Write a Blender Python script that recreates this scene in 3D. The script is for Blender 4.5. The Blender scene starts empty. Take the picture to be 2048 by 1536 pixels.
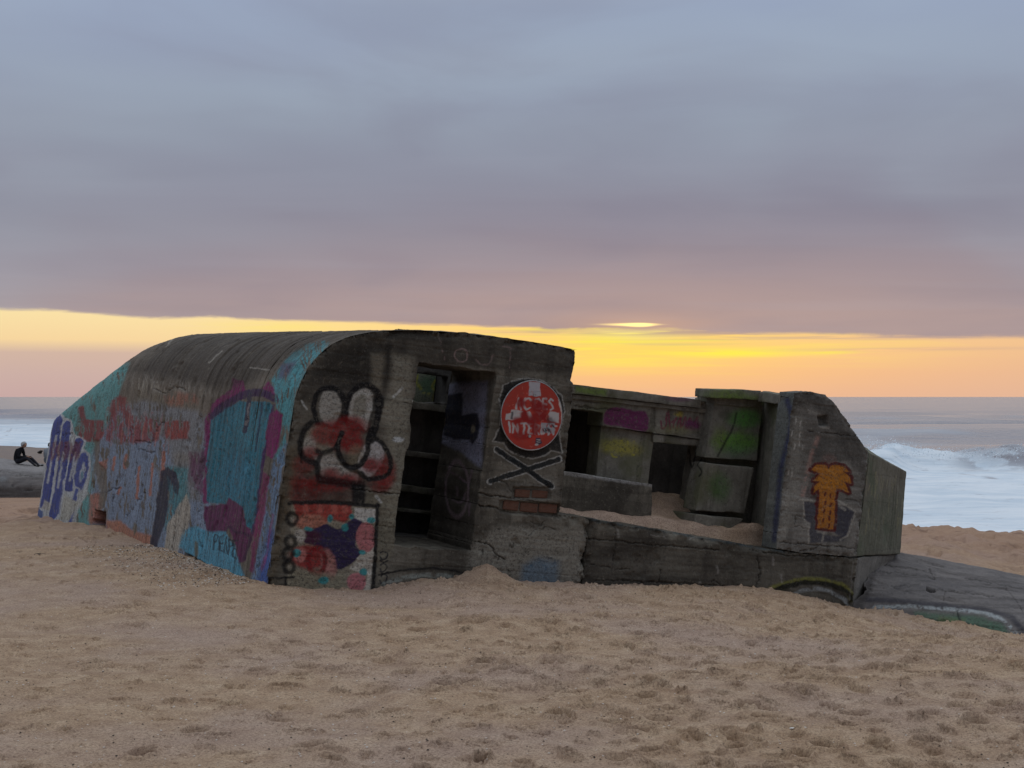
import bpy, bmesh, math, random
import numpy as np
from mathutils import Matrix, Vector

random.seed(7)
RNG = np.random.default_rng(11)
SC = bpy.context.scene
COL = SC.collection

# ------------------------------------------------------------------ camera
F, CX, CY, HZ = 3000.0, 1024.0, 768.0, 793.0       # survey of the 2048 x 1536 photograph
EYE = np.array([0.0, 0.0, 1.6])
PITCH = math.atan((HZ - CY) / F)
cam = bpy.data.cameras.new('camera'); camo = bpy.data.objects.new('camera', cam); COL.objects.link(camo)
cam.sensor_width = 36.0; cam.lens = 36.0 * F / 2048.0
cam.clip_start = 0.1; cam.clip_end = 30000.0
camo.location = EYE; camo.rotation_euler = (math.pi / 2 + PITCH, 0, 0)
SC.camera = camo

# ------------------------------------------------------------------ view and light
SC.view_settings.view_transform = 'Standard'
SC.view_settings.look = 'None'
SC.view_settings.gamma = 1.0
SC.view_settings.exposure = 0.0
SC.view_settings.use_curve_mapping = False

SUN_AZ = math.radians(4.6)      # right of the view axis (+Y), low over the sea behind the cloud bank
SUN_EL = math.radians(2.7)


class NT:
    """small helper to wire shader nodes"""
    def __init__(s, tree): s.t = tree; s.n = tree.nodes; s.l = tree.links
    def new(s, kind, **kw):
        n = s.n.new(kind)
        for k, v in kw.items(): setattr(n, k, v)
        return n
    def put(s, sock, v):
        if hasattr(v, 'is_linked') or isinstance(v, bpy.types.NodeSocket): s.l.new(v, sock)
        else: sock.default_value = v
    def math(s, op, a, b=0.0, c=None, clamp=False):
        n = s.new('ShaderNodeMath', operation=op, use_clamp=clamp)
        s.put(n.inputs[0], a); s.put(n.inputs[1], b)
        if c is not None: s.put(n.inputs[2], c)
        return n.outputs[0]
    def mix(s, f, a, b, mode='MIX'):
        n = s.new('ShaderNodeMix', data_type='RGBA', blend_type=mode, clamp_factor=True)
        s.put(n.inputs[0], f); s.put(n.inputs[6], a); s.put(n.inputs[7], b)
        return n.outputs[2]
    def ramp(s, f, stops, interp='LINEAR'):
        n = s.new('ShaderNodeValToRGB'); cr = n.color_ramp; cr.interpolation = interp
        while len(cr.elements) < len(stops): cr.elements.new(0.5)
        for e, (p, c) in zip(cr.elements, stops):
            e.position = p; e.color = tuple(c) + (1.0,) if len(c) == 3 else tuple(c)
        s.put(n.inputs[0], f); return n.outputs[0]
    def noise(s, vec, scale, detail=4, rough=0.55, dist=0.0):
        n = s.new('ShaderNodeTexNoise'); s.put(n.inputs['Vector'], vec)
        n.inputs['Scale'].default_value = scale; n.inputs['Detail'].default_value = detail
        n.inputs['Roughness'].default_value = rough; n.inputs['Distortion'].default_value = dist
        return n.outputs[0]
    def scale(s, vec, sc):
        n = s.new('ShaderNodeMapping'); s.put(n.inputs[0], vec); n.inputs[3].default_value = sc
        return n.outputs[0]
    def smooth(s, v, a, b):
        n = s.new('ShaderNodeMapRange', interpolation_type='SMOOTHSTEP'); s.put(n.inputs[0], v)
        n.inputs[1].default_value = a; n.inputs[2].default_value = b
        return n.outputs[0]


def lin(r, g, b):
    f = lambda c: (c / 255 / 12.92) if c / 255 <= 0.04045 else ((c / 255 + 0.055) / 1.055) ** 2.4
    return (f(r), f(g), f(b))


world = bpy.data.worlds.new('World'); SC.world = world; world.use_nodes = True
w = NT(world.node_tree); world.node_tree.nodes.clear()
tc = w.new('ShaderNodeTexCoord'); sep = w.new('ShaderNodeSeparateXYZ'); w.l.new(tc.outputs['Generated'], sep.inputs[0])
dx, dy, dz = sep.outputs
zc = w.math('MAXIMUM', dz, 0.0)
ramp_x = lambda v: w.math('MULTIPLY', v, 1.0)
# cloud layer coordinates: the direction projected on a flat deck, so banks flatten towards the horizon
inv = w.math('DIVIDE', 1.0, w.math('ADD', zc, 0.05))
comb = w.new('ShaderNodeCombineXYZ')
w.l.new(w.math('MULTIPLY', dx, inv), comb.inputs[0]); w.l.new(w.math('MULTIPLY', dy, inv), comb.inputs[1])
deck = comb.outputs[0]
n_big = w.noise(w.scale(deck, (0.42, 0.42, 1)), 1.0, 4, 0.5, 0.5)
n_mid = w.noise(w.scale(deck, (0.45, 1.3, 1)), 1.0, 4, 0.5, 0.3)
# nishita sky of the same low sun: seen through the gap under the cloud bank
sky = w.new('ShaderNodeTexSky', sky_type='NISHITA'); sky.sun_disc = False
sky.sun_elevation = SUN_EL; sky.sun_rotation = SUN_AZ
sky.air_density = 1.0; sky.dust_density = 2.0
skyc = w.mix(1.0, sky.outputs[0], (0.05, 0.05, 0.05, 1), 'MULTIPLY')
# clear strip between cloud base and horizon: colour by elevation; warmer towards the sun
k = 1 / 0.07
strip_sun = w.ramp(w.math('MULTIPLY', zc, k), [(0.0, lin(238, 186, 148)), (0.22, lin(246, 192, 138)), (0.45, lin(253, 205, 134)),
                                             (0.62, lin(253, 212, 140)), (0.80, lin(248, 204, 148)), (1.0, lin(238, 194, 148))])
strip_off = w.ramp(w.math('MULTIPLY', zc, k), [(0.0, lin(203, 172, 168)), (0.20, lin(206, 178, 170)), (0.40, lin(212, 184, 168)),
                                             (0.52, lin(250, 218, 164)), (0.80, lin(254, 230, 172)), (1.0, lin(253, 226, 164))])
side = w.smooth(dx, -0.22, 0.02)
strip = w.mix(side, strip_off, strip_sun)
far_r = w.smooth(dx, 0.12, 0.36)
strip = w.mix(w.math('MULTIPLY', far_r, 0.75), strip, w.ramp(w.math('MULTIPLY', zc, k), [(0.0, lin(228, 184, 158)), (0.3, lin(234, 187, 154)), (0.62, lin(241, 196, 152)), (1.0, lin(216, 174, 150))]))
strip = w.mix(0.06, strip, skyc)


def glow(ax, el, sx, sz, p=1.0):
    a = w.math('DIVIDE', w.math('SUBTRACT', dx, ax), sx); b = w.math('DIVIDE', w.math('SUBTRACT', dz, el), sz)
    r = w.math('ADD', w.math('MULTIPLY', a, a), w.math('MULTIPLY', b, b))
    return w.math('MULTIPLY', w.math('POWER', 2.718, w.math('MULTIPLY', r, -1.0)), p)


streak = w.noise(w.scale(tc.outputs['Generated'], (9, 9, 260)), 1.0, 4, 0.55, 0.5)
streak2 = w.noise(w.scale(tc.outputs['Generated'], (14, 14, 420)), 1.0, 3, 0.5, 0.3)
g_sun = w.math('MULTIPLY', glow(0.09, 0.040, 0.13, 0.017), w.smooth(streak, 0.44, 0.64))
strip = w.mix(glow(0.085, 0.036, 0.085, 0.017, 0.75), strip, (*lin(255, 218, 96), 1))
strip = w.mix(glow(0.08, 0.043, 0.035, 0.006, 0.7), strip, (*lin(255, 240, 150), 1))
strip = w.mix(w.math('MULTIPLY', g_sun, 0.85), strip, (*lin(255, 235, 92), 1))
for (ax, el, sx, sz, p) in ((0.145, 0.0290, 0.034, 0.0026, 1.0), (0.205, 0.0290, 0.016, 0.0015, 0.6), (0.062, 0.0375, 0.022, 0.004, 0.5),
                            (0.075, 0.0235, 0.04, 0.004, 0.35), (-0.15, 0.0460, 0.05, 0.004, 0.35), (0.02, 0.0445, 0.02, 0.0016, 0.5)):
    strip = w.mix(w.math('MULTIPLY', glow(ax, el, sx, sz, p), w.smooth(streak2, 0.25, 0.5)), strip, (*lin(255, 238, 84), 1))
# thin violet-grey bars drifting in the strip
bars = w.math('MULTIPLY', glow(0.14, 0.0425, 0.11, 0.0024), w.smooth(streak2, 0.40, 0.56))
strip = w.mix(w.math('MULTIPLY', bars, 0.85), strip, (*lin(180, 150, 146), 1))
for (ax, el, sx, sz, p) in ((0.24, 0.0385, 0.14, 0.0016, 0.8), (0.03, 0.0430, 0.05, 0.0012, 0.7), (0.10, 0.0345, 0.06, 0.0011, 0.35), (0.26, 0.0305, 0.08, 0.0012, 0.35)):
    strip = w.mix(w.math('MULTIPLY', glow(ax, el, sx, sz, p), w.smooth(streak, 0.38, 0.56)), strip, (*lin(188, 158, 150), 1))
# overcast deck above the strip
kd = 1.0
deckc = w.ramp(w.math('POWER', zc, 0.5), [(0.0, lin(176, 154, 150)), (0.235, lin(166, 149, 150)), (0.29, lin(149, 139, 148)), (0.35, lin(136, 134, 148)),
                                        (0.42, lin(143, 150, 166)), (0.50, lin(149, 162, 186)), (0.62, (0.52, 0.60, 0.73)), (0.80, (0.84, 0.91, 1.02)), (1.0, (1.05, 1.10, 1.18))])
warm = glow(0.08, 0.05, 0.26, 0.05)
deckc = w.mix(glow(0.08, 0.047, 0.05, 0.008, 0.55), deckc, (*lin(232, 178, 130), 1))
deckc = w.mix(w.math('MULTIPLY', warm, 0.30), deckc, (*lin(206, 164, 142), 1))
blot = w.noise(w.scale(tc.outputs['Generated'], (2.4, 2.4, 8.0)), 1.0, 3, 0.45, 0.5)
deckc = w.mix(w.math('MULTIPLY', w.smooth(blot, 0.42, 0.72), 0.30), deckc, (*lin(166, 182, 194), 1))
blot2 = w.noise(w.scale(tc.outputs['Generated'], (3.0, 3.0, 11.0)), 1.6, 4, 0.5, 0.4)
deckc = w.mix(w.math('MULTIPLY', w.smooth(blot2, 0.46, 0.74), 0.24), deckc, (*lin(122, 118, 136), 1))
deckc = w.mix(w.math('MULTIPLY', w.smooth(n_mid, 0.40, 0.75), 0.07), deckc, (*lin(176, 180, 194), 1))
deckc = w.mix(w.math('MULTIPLY', w.smooth(n_big, 0.42, 0.72), 0.14), deckc, (*lin(118, 120, 138), 1))
# the deck is a little dimmer away from the sunset
fade = w.math('ADD', 0.58, w.math('MULTIPLY', w.smooth(dy, -1.0, 0.7), 0.46))
deckd = w.new('ShaderNodeVectorMath', operation='SCALE'); w.l.new(deckc, deckd.inputs[0]); w.l.new(fade, deckd.inputs['Scale'])
# ragged, slightly slanting lower edge of the deck
edge_n = w.noise(w.scale(tc.outputs['Generated'], (12, 12, 60)), 1.0, 6, 0.62, 0.4)
edge = w.math('ADD', w.math('MULTIPLY', dx, -0.0270), w.math('ADD', 0.0418, w.math('MULTIPLY', edge_n, 0.0100)))
below = w.math('SUBTRACT', edge, zc)
front = w.smooth(dy, 0.35, 0.75)
m_clear = w.math('MULTIPLY', w.smooth(below, -0.0012, 0.0022), front)
skyall = w.mix(m_clear, deckd.outputs[0], strip)
# the sun itself: a slit of white-gold light at the edge of the bank
slit = w.math('ADD', glow(0.079, 0.0478, 0.017, 0.0009), glow(0.085, 0.0474, 0.008, 0.0013))
slit = w.math('MULTIPLY', slit, w.smooth(w.math('ADD', streak2, slit), 0.5, 0.9))
skyall = w.mix(w.math('MULTIPLY', slit, 0.95, clamp=True), skyall, (1.5, 1.15, 0.42, 1))
bg = w.new('ShaderNodeBackground'); w.l.new(skyall, bg.inputs[0]); bg.inputs[1].default_value = 1.0
wo = w.new('ShaderNodeOutputWorld'); w.l.new(bg.outputs[0], wo.inputs[0])

sunl = bpy.data.lights.new('sun', 'SUN'); sunl.energy = 0.16; sunl.angle = math.radians(48); sunl.color = (1.0, 0.72, 0.42)
suno = bpy.data.objects.new('sun', sunl); COL.objects.link(suno)
sd = Vector((math.sin(SUN_AZ) * math.cos(SUN_EL), math.cos(SUN_AZ) * math.cos(SUN_EL), math.sin(SUN_EL)))
suno.rotation_euler = (-sd).to_track_quat('-Z', 'Y').to_euler(); suno.location = (4, 40, 6)

# ------------------------------------------------------------------ survey helpers
cp, sp = math.cos(PITCH), math.sin(PITCH)


def c2w(d):
    d = np.asarray(d, float)
    return np.stack([d[..., 0], d[..., 1] * cp - d[..., 2] * sp, d[..., 1] * sp + d[..., 2] * cp], -1)


def ray(x, y):
    x = np.asarray(x, float); y = np.asarray(y, float)
    return c2w(np.stack([(x - CX) / F, np.ones_like(x), -(y - CY) / F], -1))


def at(x, y, d):
    """point of the place seen at (x, y), d metres ahead"""
    r = ray(x, y); return EYE + r * (d / r[..., 1:2] if r.ndim > 1 else d / r[1])


def survey(P):
    d = P - EYE
    f = d[..., 1] * cp + d[..., 2] * sp; z = -d[..., 1] * sp + d[..., 2] * cp
    return CX + F * d[..., 0] / f, CY - F * z / f


nrm = lambda a: a / np.linalg.norm(a)
BU = nrm(c2w([5694, 3000, -780])); BV = nrm(c2w([-1569, 3000, 84])); BV = nrm(BV - BU * (BU @ BV)); BW = np.cross(BU, BV)
r0 = ray(535., 1172.); BO = EYE + r0 * (1.6 / -r0[2])      # bunker axes and its lower front corner


def uw(x, y, v=0.0):
    """bunker coordinates (u along the front, w up) of a surveyed point on the plane v metres behind the front"""
    r = ray(x, y); P0 = BO + BV * v; t = ((P0 - EYE) @ BV) / (r @ BV); q = EYE + r * t - BO
    return float(q @ BU), float(q @ BW)


def uws(pts, v=0.0): return [uw(x, y, v) for x, y in pts]
def b2w(u, v, w): return BO + np.asarray(u)[..., None] * BU + np.asarray(v)[..., None] * BV + np.asarray(w)[..., None] * BW


# ------------------------------------------------------------------ numpy noise
def _h(ix, iy, seed):
    n = (ix.astype(np.int64) * 374761393 + iy.astype(np.int64) * 668265263 + seed * 1442695041) & 0xffffffff
    n = ((n ^ (n >> 13)) * 1274126177) & 0xffffffff
    return ((n ^ (n >> 16)) & 0xffff) / 65535.0


def vnoise(x, y, seed=0):
    ix = np.floor(x); iy = np.floor(y); fx = x - ix; fy = y - iy
    fx = fx * fx * (3 - 2 * fx); fy = fy * fy * (3 - 2 * fy)
    a = _h(ix, iy, seed); b = _h(ix + 1, iy, seed); c = _h(ix, iy + 1, seed); d = _h(ix + 1, iy + 1, seed)
    return (a * (1 - fx) + b * fx) * (1 - fy) + (c * (1 - fx) + d * fx) * fy - 0.5


def fbm(x, y, seed=0, oct=4, gain=0.5):
    s = 0; a = 1.0
    for i in range(oct):
        s = s + a * vnoise(x * 2 ** i + 17.3 * i, y * 2 ** i - 9.1 * i, seed + i); a *= gain
    return s


def sstep(v, a, b):
    t = np.clip((v - a) / (b - a), 0, 1); return t * t * (3 - 2 * t)


# ------------------------------------------------------------------ mesh helpers
def mesh_np(name, verts, faces, mat=None, attrs=None, smooth=True, parent=None):
    """verts (N,3); faces: list of (M,k) index arrays"""
    me = bpy.data.meshes.new(name)
    verts = np.asarray(verts, np.float32); faces = [np.asarray(f, np.int32) for f in faces if len(f)]
    me.vertices.add(len(verts)); me.vertices.foreach_set('co', verts.ravel())
    nl = sum(f.size for f in faces); npoly = sum(len(f) for f in faces)
    me.loops.add(nl); me.polygons.add(npoly)
    me.loops.foreach_set('vertex_index', np.concatenate([f.ravel() for f in faces]))
    tot = np.concatenate([np.full(len(f), f.shape[1], np.int32) for f in faces])
    me.polygons.foreach_set('loop_start', np.concatenate([[0], np.cumsum(tot)[:-1]]).astype(np.int32))
    me.polygons.foreach_set('use_smooth', np.full(npoly, smooth))
    if attrs:
        for k, arr in attrs.items():
            if arr.ndim == 2:
                at_ = me.attributes.new(k, 'FLOAT_COLOR', 'POINT'); at_.data.foreach_set('color', arr.astype(np.float32).ravel())
            else:
                at_ = me.attributes.new(k, 'FLOAT', 'POINT'); at_.data.foreach_set('value', arr.astype(np.float32))
    me.update(calc_edges=True); me.validate()
    o = bpy.data.objects.new(name, me); COL.objects.link(o)
    if mat: me.materials.append(mat)
    if parent: o.parent = parent
    return o


def tag(o, label=None, cat=None, group=None, kind=None):
    for k, v in (('label', label), ('category', cat), ('group', group), ('kind', kind)):
        if v: o[k] = v
    return o


def empty(name, loc=(0, 0, 0)):
    o = bpy.data.objects.new(name, None); COL.objects.link(o); o.location = loc; o.empty_display_size = 0.2; return o


def grid_faces(nr, nc, keep=None):
    i = np.arange(nr * nc).reshape(nr, nc)
    q = np.stack([i[:-1, :-1], i[:-1, 1:], i[1:, 1:], i[1:, :-1]], -1)
    return q[keep] if keep is not None else q.reshape(-1, 4)


def compact(verts, faces, extra=()):
    used = np.unique(np.concatenate([f.ravel() for f in faces])); mp = np.full(len(verts), -1); mp[used] = np.arange(len(used))
    return verts[used], [mp[f] for f in faces], [e[used] for e in extra]


def seg_near(P, A, B):
    """nearest points on segments A-B for points P: distance, point"""
    best = np.full(len(P), 1e9); q = np.zeros_like(P)
    for a, b in zip(A, B):
        ab = b - a; L = max(ab @ ab, 1e-12); t = np.clip(((P - a) @ ab) / L, 0, 1); c = a + t[:, None] * ab
        d = np.hypot(*(P - c).T); m = d < best; best[m] = d[m]; q[m] = c[m]
    return best, q


def inside(P, poly):
    x, y = P[:, 0], P[:, 1]; r = np.zeros(len(P), bool); n = len(poly); j = n - 1
    for i in range(n):
        xi, yi = poly[i]; xj, yj = poly[j]
        if yi != yj:
            c = ((yi > y) != (yj > y)) & (x < (xj - xi) * (y - yi) / (yj - yi) + xi); r ^= c
        j = i
    return r


def rough(poly, step=0.05, amp=0.006, seed=1):
    """outline resampled with small chips, as worn concrete arrises have"""
    poly = np.asarray(poly, float); out = []
    for a, b in zip(poly, np.roll(poly, -1, 0)):
        L = np.hypot(*(b - a)); n = max(1, int(L / step)); d = (b - a) / max(L, 1e-9); nn = np.array([-d[1], d[0]])
        for i in range(n):
            p = a + (b - a) * i / n
            k = 0 if i == 0 else amp * (2 * fbm(np.array([p[0] * 9.]), np.array([p[1] * 9.]), seed, 3)[0])
            out.append(p + nn * k)
    return np.array(out)


def plate2d(outline, holes, h):
    loops = [np.asarray(outline, float)] + [np.asarray(q, float) for q in holes]
    lo = loops[0].min(0) - 2 * h; hi = loops[0].max(0) + 2 * h
    nx = int((hi[0] - lo[0]) / h) + 1; ny = int((hi[1] - lo[1]) / h) + 1
    gx, gy = np.meshgrid(lo[0] + np.arange(nx) * h, lo[1] + np.arange(ny) * h)
    P = np.stack([gx.ravel(), gy.ravel()], -1)
    ins = inside(P, loops[0])
    for q in loops[1:]: ins &= ~inside(P, q)
    A = np.concatenate(loops); B = np.concatenate([np.roll(q, -1, 0) for q in loops])
    d = np.full(len(P), 1e9); near = P.copy()
    for a, b in zip(A, B):
        m = np.where((P[:, 0] > min(a[0], b[0]) - 2 * h) & (P[:, 0] < max(a[0], b[0]) + 2 * h) & (P[:, 1] > min(a[1], b[1]) - 2 * h) & (P[:, 1] < max(a[1], b[1]) + 2 * h))[0]
        dd, qq = seg_near(P[m], [a], [b]); k = dd < d[m]; d[m[k]] = dd[k]; near[m[k]] = qq[k]
    snap = d < 0.72 * h
    ok = ins | snap
    P[snap] = near[snap]
    okg = ok.reshape(ny, nx); insg = (ins & ~snap).reshape(ny, nx)
    keep = okg[:-1, :-1] & okg[:-1, 1:] & okg[1:, 1:] & okg[1:, :-1]
    cen = (P.reshape(ny, nx, 2)[:-1, :-1] + P.reshape(ny, nx, 2)[1:, 1:]) / 2
    ci = inside(cen.reshape(-1, 2), loops[0])
    for q in loops[1:]: ci &= ~inside(cen.reshape(-1, 2), q)
    keep &= ci.reshape(keep.shape)
    q = grid_faces(ny, nx, keep)
    P, (q,), _ = compact(P, [q])
    return P, q


def boundary(q, n):
    e = np.concatenate([q[:, [0, 1]], q[:, [1, 2]], q[:, [2, 3]], q[:, [3, 0]]]).astype(np.int64)
    code = e[:, 0] * n + e[:, 1]; rev = e[:, 1] * n + e[:, 0]
    return e[~np.isin(code, rev)]


# ------------------------------------------------------------------ spray paint, cracks and stains as data on the walls
def catmull(pts, closed, n=8):
    p = np.asarray(pts, float); N = len(p); out = []
    rng = range(N) if closed else range(N - 1)
    for i in rng:
        p0 = p[(i - 1) % N] if closed or i > 0 else p[i]; p1 = p[i]; p2 = p[(i + 1) % N]; p3 = p[(i + 2) % N] if closed or i + 2 < N else p2
        for t in np.linspace(0, 1, n, endpoint=False):
            out.append(0.5 * ((2 * p1) + (-p0 + p2) * t + (2 * p0 - 5 * p1 + 4 * p2 - p3) * t * t + (-p0 + 3 * p1 - 3 * p2 + p3) * t ** 3))
    if not closed: out.append(p[-1])
    return np.array(out)


class Painter:
    def __init__(s, X, Y, warp=1.3, seed=3):
        s.X = X + warp * 2 * fbm(X / 9., Y / 9., seed, 3); s.Y = Y + warp * 2 * fbm(X / 9. + 50, Y / 9., seed + 5, 3)
        n = len(X); s.rgb = np.zeros((n, 3)); s.a = np.zeros(n); s.dep = np.zeros(n); s.part = np.zeros(n, np.int32)
        s.names = ['']; s.dry = 0.55 * fbm(X / 3.1, Y / 3.1, seed + 9, 3) + 0.6 * fbm(X / 14., Y / 14., seed + 2, 3)
        s.lim = np.ones(n, bool)
    def _sub(s, pts, pad):
        p = np.asarray(pts, float); lo = p.min(0) - pad; hi = p.max(0) + pad
        return np.where(s.lim & (s.X > lo[0]) & (s.X < hi[0]) & (s.Y > lo[1]) & (s.Y < hi[1]))[0]
    def _lay(s, i, m, col, part, wear):
        if wear: m = m * sstep(s.dry[i], 0.24 - 1.0 * wear, 0.50 - 1.0 * wear)
        m = np.clip(m, 0, 1); a0 = s.a[i]
        if col is None: s.a[i] = a0 * (1 - m)
        else:
            c = np.array(lin(*col)); an = m + a0 * (1 - m)
            s.rgb[i] = (s.rgb[i] * (a0 * (1 - m))[:, None] + c * m[:, None]) / np.maximum(an, 1e-6)[:, None]; s.a[i] = an
        if part:
            if part not in s.names: s.names.append(part)
            s.part[i[m > 0.35]] = s.names.index(part)
    def poly(s, pts, col, alpha=1.0, soft=1.5, part=None, wear=0.0, smooth=False):
        if smooth: pts = catmull(pts, True)
        pts = np.asarray(pts, float); i = s._sub(pts, soft * 2 + 2)
        if not len(i): return
        P = np.stack([s.X[i], s.Y[i]], -1); d, _ = seg_near(P, pts, np.roll(pts, -1, 0)); d = np.where(inside(P, pts), d, -d)
        s._lay(i, alpha * sstep(d, -soft, soft), col, part, wear)
    def stroke(s, pts, wd, col, alpha=1.0, soft=1.2, part=None, wear=0.0, smooth=True):
        pts = np.asarray(pts, float)
        if smooth and len(pts) > 2: pts = catmull(pts, False)
        i = s._sub(pts, wd + soft * 2 + 2)
        if not len(i): return
        d, _ = seg_near(np.stack([s.X[i], s.Y[i]], -1), pts[:-1], pts[1:])
        s._lay(i, alpha * sstep(wd / 2 - d, -soft, soft), col, part, wear)
    def ell(s, cx, cy, rx, ry, col, alpha=1.0, soft=1.5, rot=0, part=None, wear=0.0, ring=None):
        i = s._sub([(cx - rx * 1.6, cy - ry * 1.6), (cx + rx * 1.6, cy + ry * 1.6)], max(rx, ry) * 0.7 + soft * 3)
        if not len(i): return
        c, sn = math.cos(rot), math.sin(rot); x = (s.X[i] - cx) * c + (s.Y[i] - cy) * sn; y = -(s.X[i] - cx) * sn + (s.Y[i] - cy) * c
        d = (1 - np.hypot(x / rx, y / ry)) * min(rx, ry)
        if ring: d = ring / 2 - np.abs(d)
        s._lay(i, alpha * sstep(d, -soft, soft), col, part, wear)
    def crack(s, pts, wd=1.6, depth=0.02, dark=0.8):
        wd = wd * 0.62; dark = dark * 0.75
        pts = np.asarray(pts, float); i = s._sub(pts, wd * 3 + 4)
        if not len(i): return
        d, _ = seg_near(np.stack([s.X[i] + 5 * s.dry[i], s.Y[i] + 5 * s.dry[i]], -1), pts[:-1], pts[1:])
        m = sstep(wd - d, -0.6, 0.9); s.dep[i] = np.maximum(s.dep[i], m * depth)
        s._lay(i, m * dark, (38, 35, 32), None, 0)
    def dent(s, pts, depth, soft=3.0):
        pts = np.asarray(pts, float); i = s._sub(pts, soft * 2 + 2)
        if not len(i): return
        P = np.stack([s.X[i], s.Y[i]], -1); d, _ = seg_near(P, pts, np.roll(pts, -1, 0)); d = np.where(inside(P, pts), d, -d)
        s.dep[i] = np.maximum(s.dep[i], depth * sstep(d, -soft, soft))
    def attrs(s): return {'paint': np.concatenate([s.rgb, s.a[:, None]], 1)}


# ------------------------------------------------------------------ materials
def newmat(name):
    m = bpy.data.materials.new(name); m.use_nodes = True; t = NT(m.node_tree); t.n.clear()
    b = t.new('ShaderNodeBsdfPrincipled'); o = t.new('ShaderNodeOutputMaterial'); t.l.new(b.outputs[0], o.inputs[0])
    b.inputs['Roughness'].default_value = 0.9; b.inputs['Specular IOR Level'].default_value = 0.25
    return m, t, b


def bump(t, b, h, strength, dist):
    n = t.new('ShaderNodeBump'); n.inputs['Strength'].default_value = strength; n.inputs['Distance'].default_value = dist
    t.put(n.inputs['Height'], h); t.l.new(n.outputs[0], b.inputs['Normal']); return n


def concrete(name, dark, light, stain, streak=(7, 7, 0.7), paint=True, moss=None, gloss=0.9, stain_amt=0.6, grain=None, band=None):
    m, t, b = newmat(name); tc = t.new('ShaderNodeTexCoord'); V = tc.outputs['Object']
    n1 = t.noise(V, 1.6, 8, 0.62, 0.3); n2 = t.noise(t.scale(V, streak), 1.0, 6, 0.6); n3 = t.noise(V, 38, 5, 0.7); n4 = t.noise(V, 7, 6, 0.65, 0.5)
    c = t.ramp(t.math('ADD', t.math('MULTIPLY', n1, 0.55), t.math('MULTIPLY', n4, 0.45)), [(0.30, dark), (0.52, tuple((a + b_) / 2 for a, b_ in zip(dark, light))), (0.72, light)])
    c = t.mix(t.math('MULTIPLY', t.smooth(n2, 0.46, 0.70), stain_amt), c, (*stain, 1))
    if band:
        bn = t.noise(t.scale(V, band), 1.0, 3, 0.5)
        c = t.mix(t.math('MULTIPLY', t.smooth(bn, 0.52, 0.40), 0.55), c, (*[x * 0.75 for x in dark], 1))
        blot = t.noise(V, 0.9, 6, 0.6, 0.6)
        c = t.mix(t.math('MULTIPLY', t.smooth(blot, 0.50, 0.66), 0.65), c, (*stain, 1))
    c = t.mix(t.math('MULTIPLY', t.smooth(n3, 0.56, 0.72), 0.35), c, (*[x * 1.6 for x in light], 1))
    c = t.mix(t.math('MULTIPLY', t.smooth(n3, 0.44, 0.30), 0.65), c, (*[x * 0.35 for x in dark], 1))
    if moss:
        c = t.mix(t.math('MULTIPLY', t.smooth(t.noise(V, 2.3, 5, 0.6), 0.47, 0.66), 0.7), c, (*moss, 1))
    if paint:
        a = t.new('ShaderNodeAttribute'); a.attribute_name = 'paint'
        chips = t.smooth(t.noise(V, 26, 6, 0.72, 0.6), 0.36, 0.48)
        fac = t.math('MULTIPLY', a.outputs['Alpha'], t.math('ADD', 0.58, t.math('MULTIPLY', chips, 0.42)))
        pc = t.mix(t.math('MULTIPLY', t.smooth(n4, 0.35, 0.7), 0.45), a.outputs['Color'], t.mix(1.0, a.outputs['Color'], (0.58, 0.56, 0.53, 1), 'MULTIPLY'))
        pc = t.mix(t.math('MULTIPLY', t.smooth(n3, 0.52, 0.34), 0.62), pc, (0.045, 0.043, 0.042, 1))
        pit = t.noise(V, 75, 4, 0.7)
        pc = t.mix(t.math('MULTIPLY', t.smooth(pit, 0.44, 0.33), 0.75), pc, (0.03, 0.028, 0.027, 1))
        pc = t.mix(t.math('MULTIPLY', t.smooth(pit, 0.60, 0.72), 0.30), pc, (0.42, 0.40, 0.37, 1))
        if grain:
            gr = t.noise(t.scale(V, grain), 1.0, 7, 0.7)
            pc = t.mix(t.math('MULTIPLY', t.smooth(gr, 0.56, 0.36), 0.55), pc, (0.07, 0.065, 0.065, 1))
            fac = t.math('MULTIPLY', fac, t.math('SUBTRACT', 1.0, t.math('MULTIPLY', t.smooth(gr, 0.60, 0.72), 0.4)))
        c = t.mix(fac, c, pc)
    t.l.new(c, b.inputs['Base Color']); b.inputs['Roughness'].default_value = gloss
    hgt = t.math('ADD', t.math('MULTIPLY', n3, 0.6), t.math('ADD', t.math('MULTIPLY', t.noise(V, 120, 3, 0.6), 0.35), t.math('MULTIPLY', n4, 0.8)))
    bump(t, b, hgt, 0.7, 0.012)
    return m


def plain(name, col, rough_=0.8, var=0.25, sc=20, metal=0.0):
    m, t, b = newmat(name); V = t.new('ShaderNodeTexCoord').outputs['Object']; n = t.noise(V, sc, 5, 0.6)
    c = t.mix(t.smooth(n, 0.3, 0.7), (*[x * (1 - var) for x in col], 1), (*[min(1, x * (1 + var)) for x in col], 1))
    t.l.new(c, b.inputs['Base Color']); b.inputs['Roughness'].default_value = rough_; b.inputs['Metallic'].default_value = metal
    bump(t, b, n, 0.3, 0.01); return m


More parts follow.
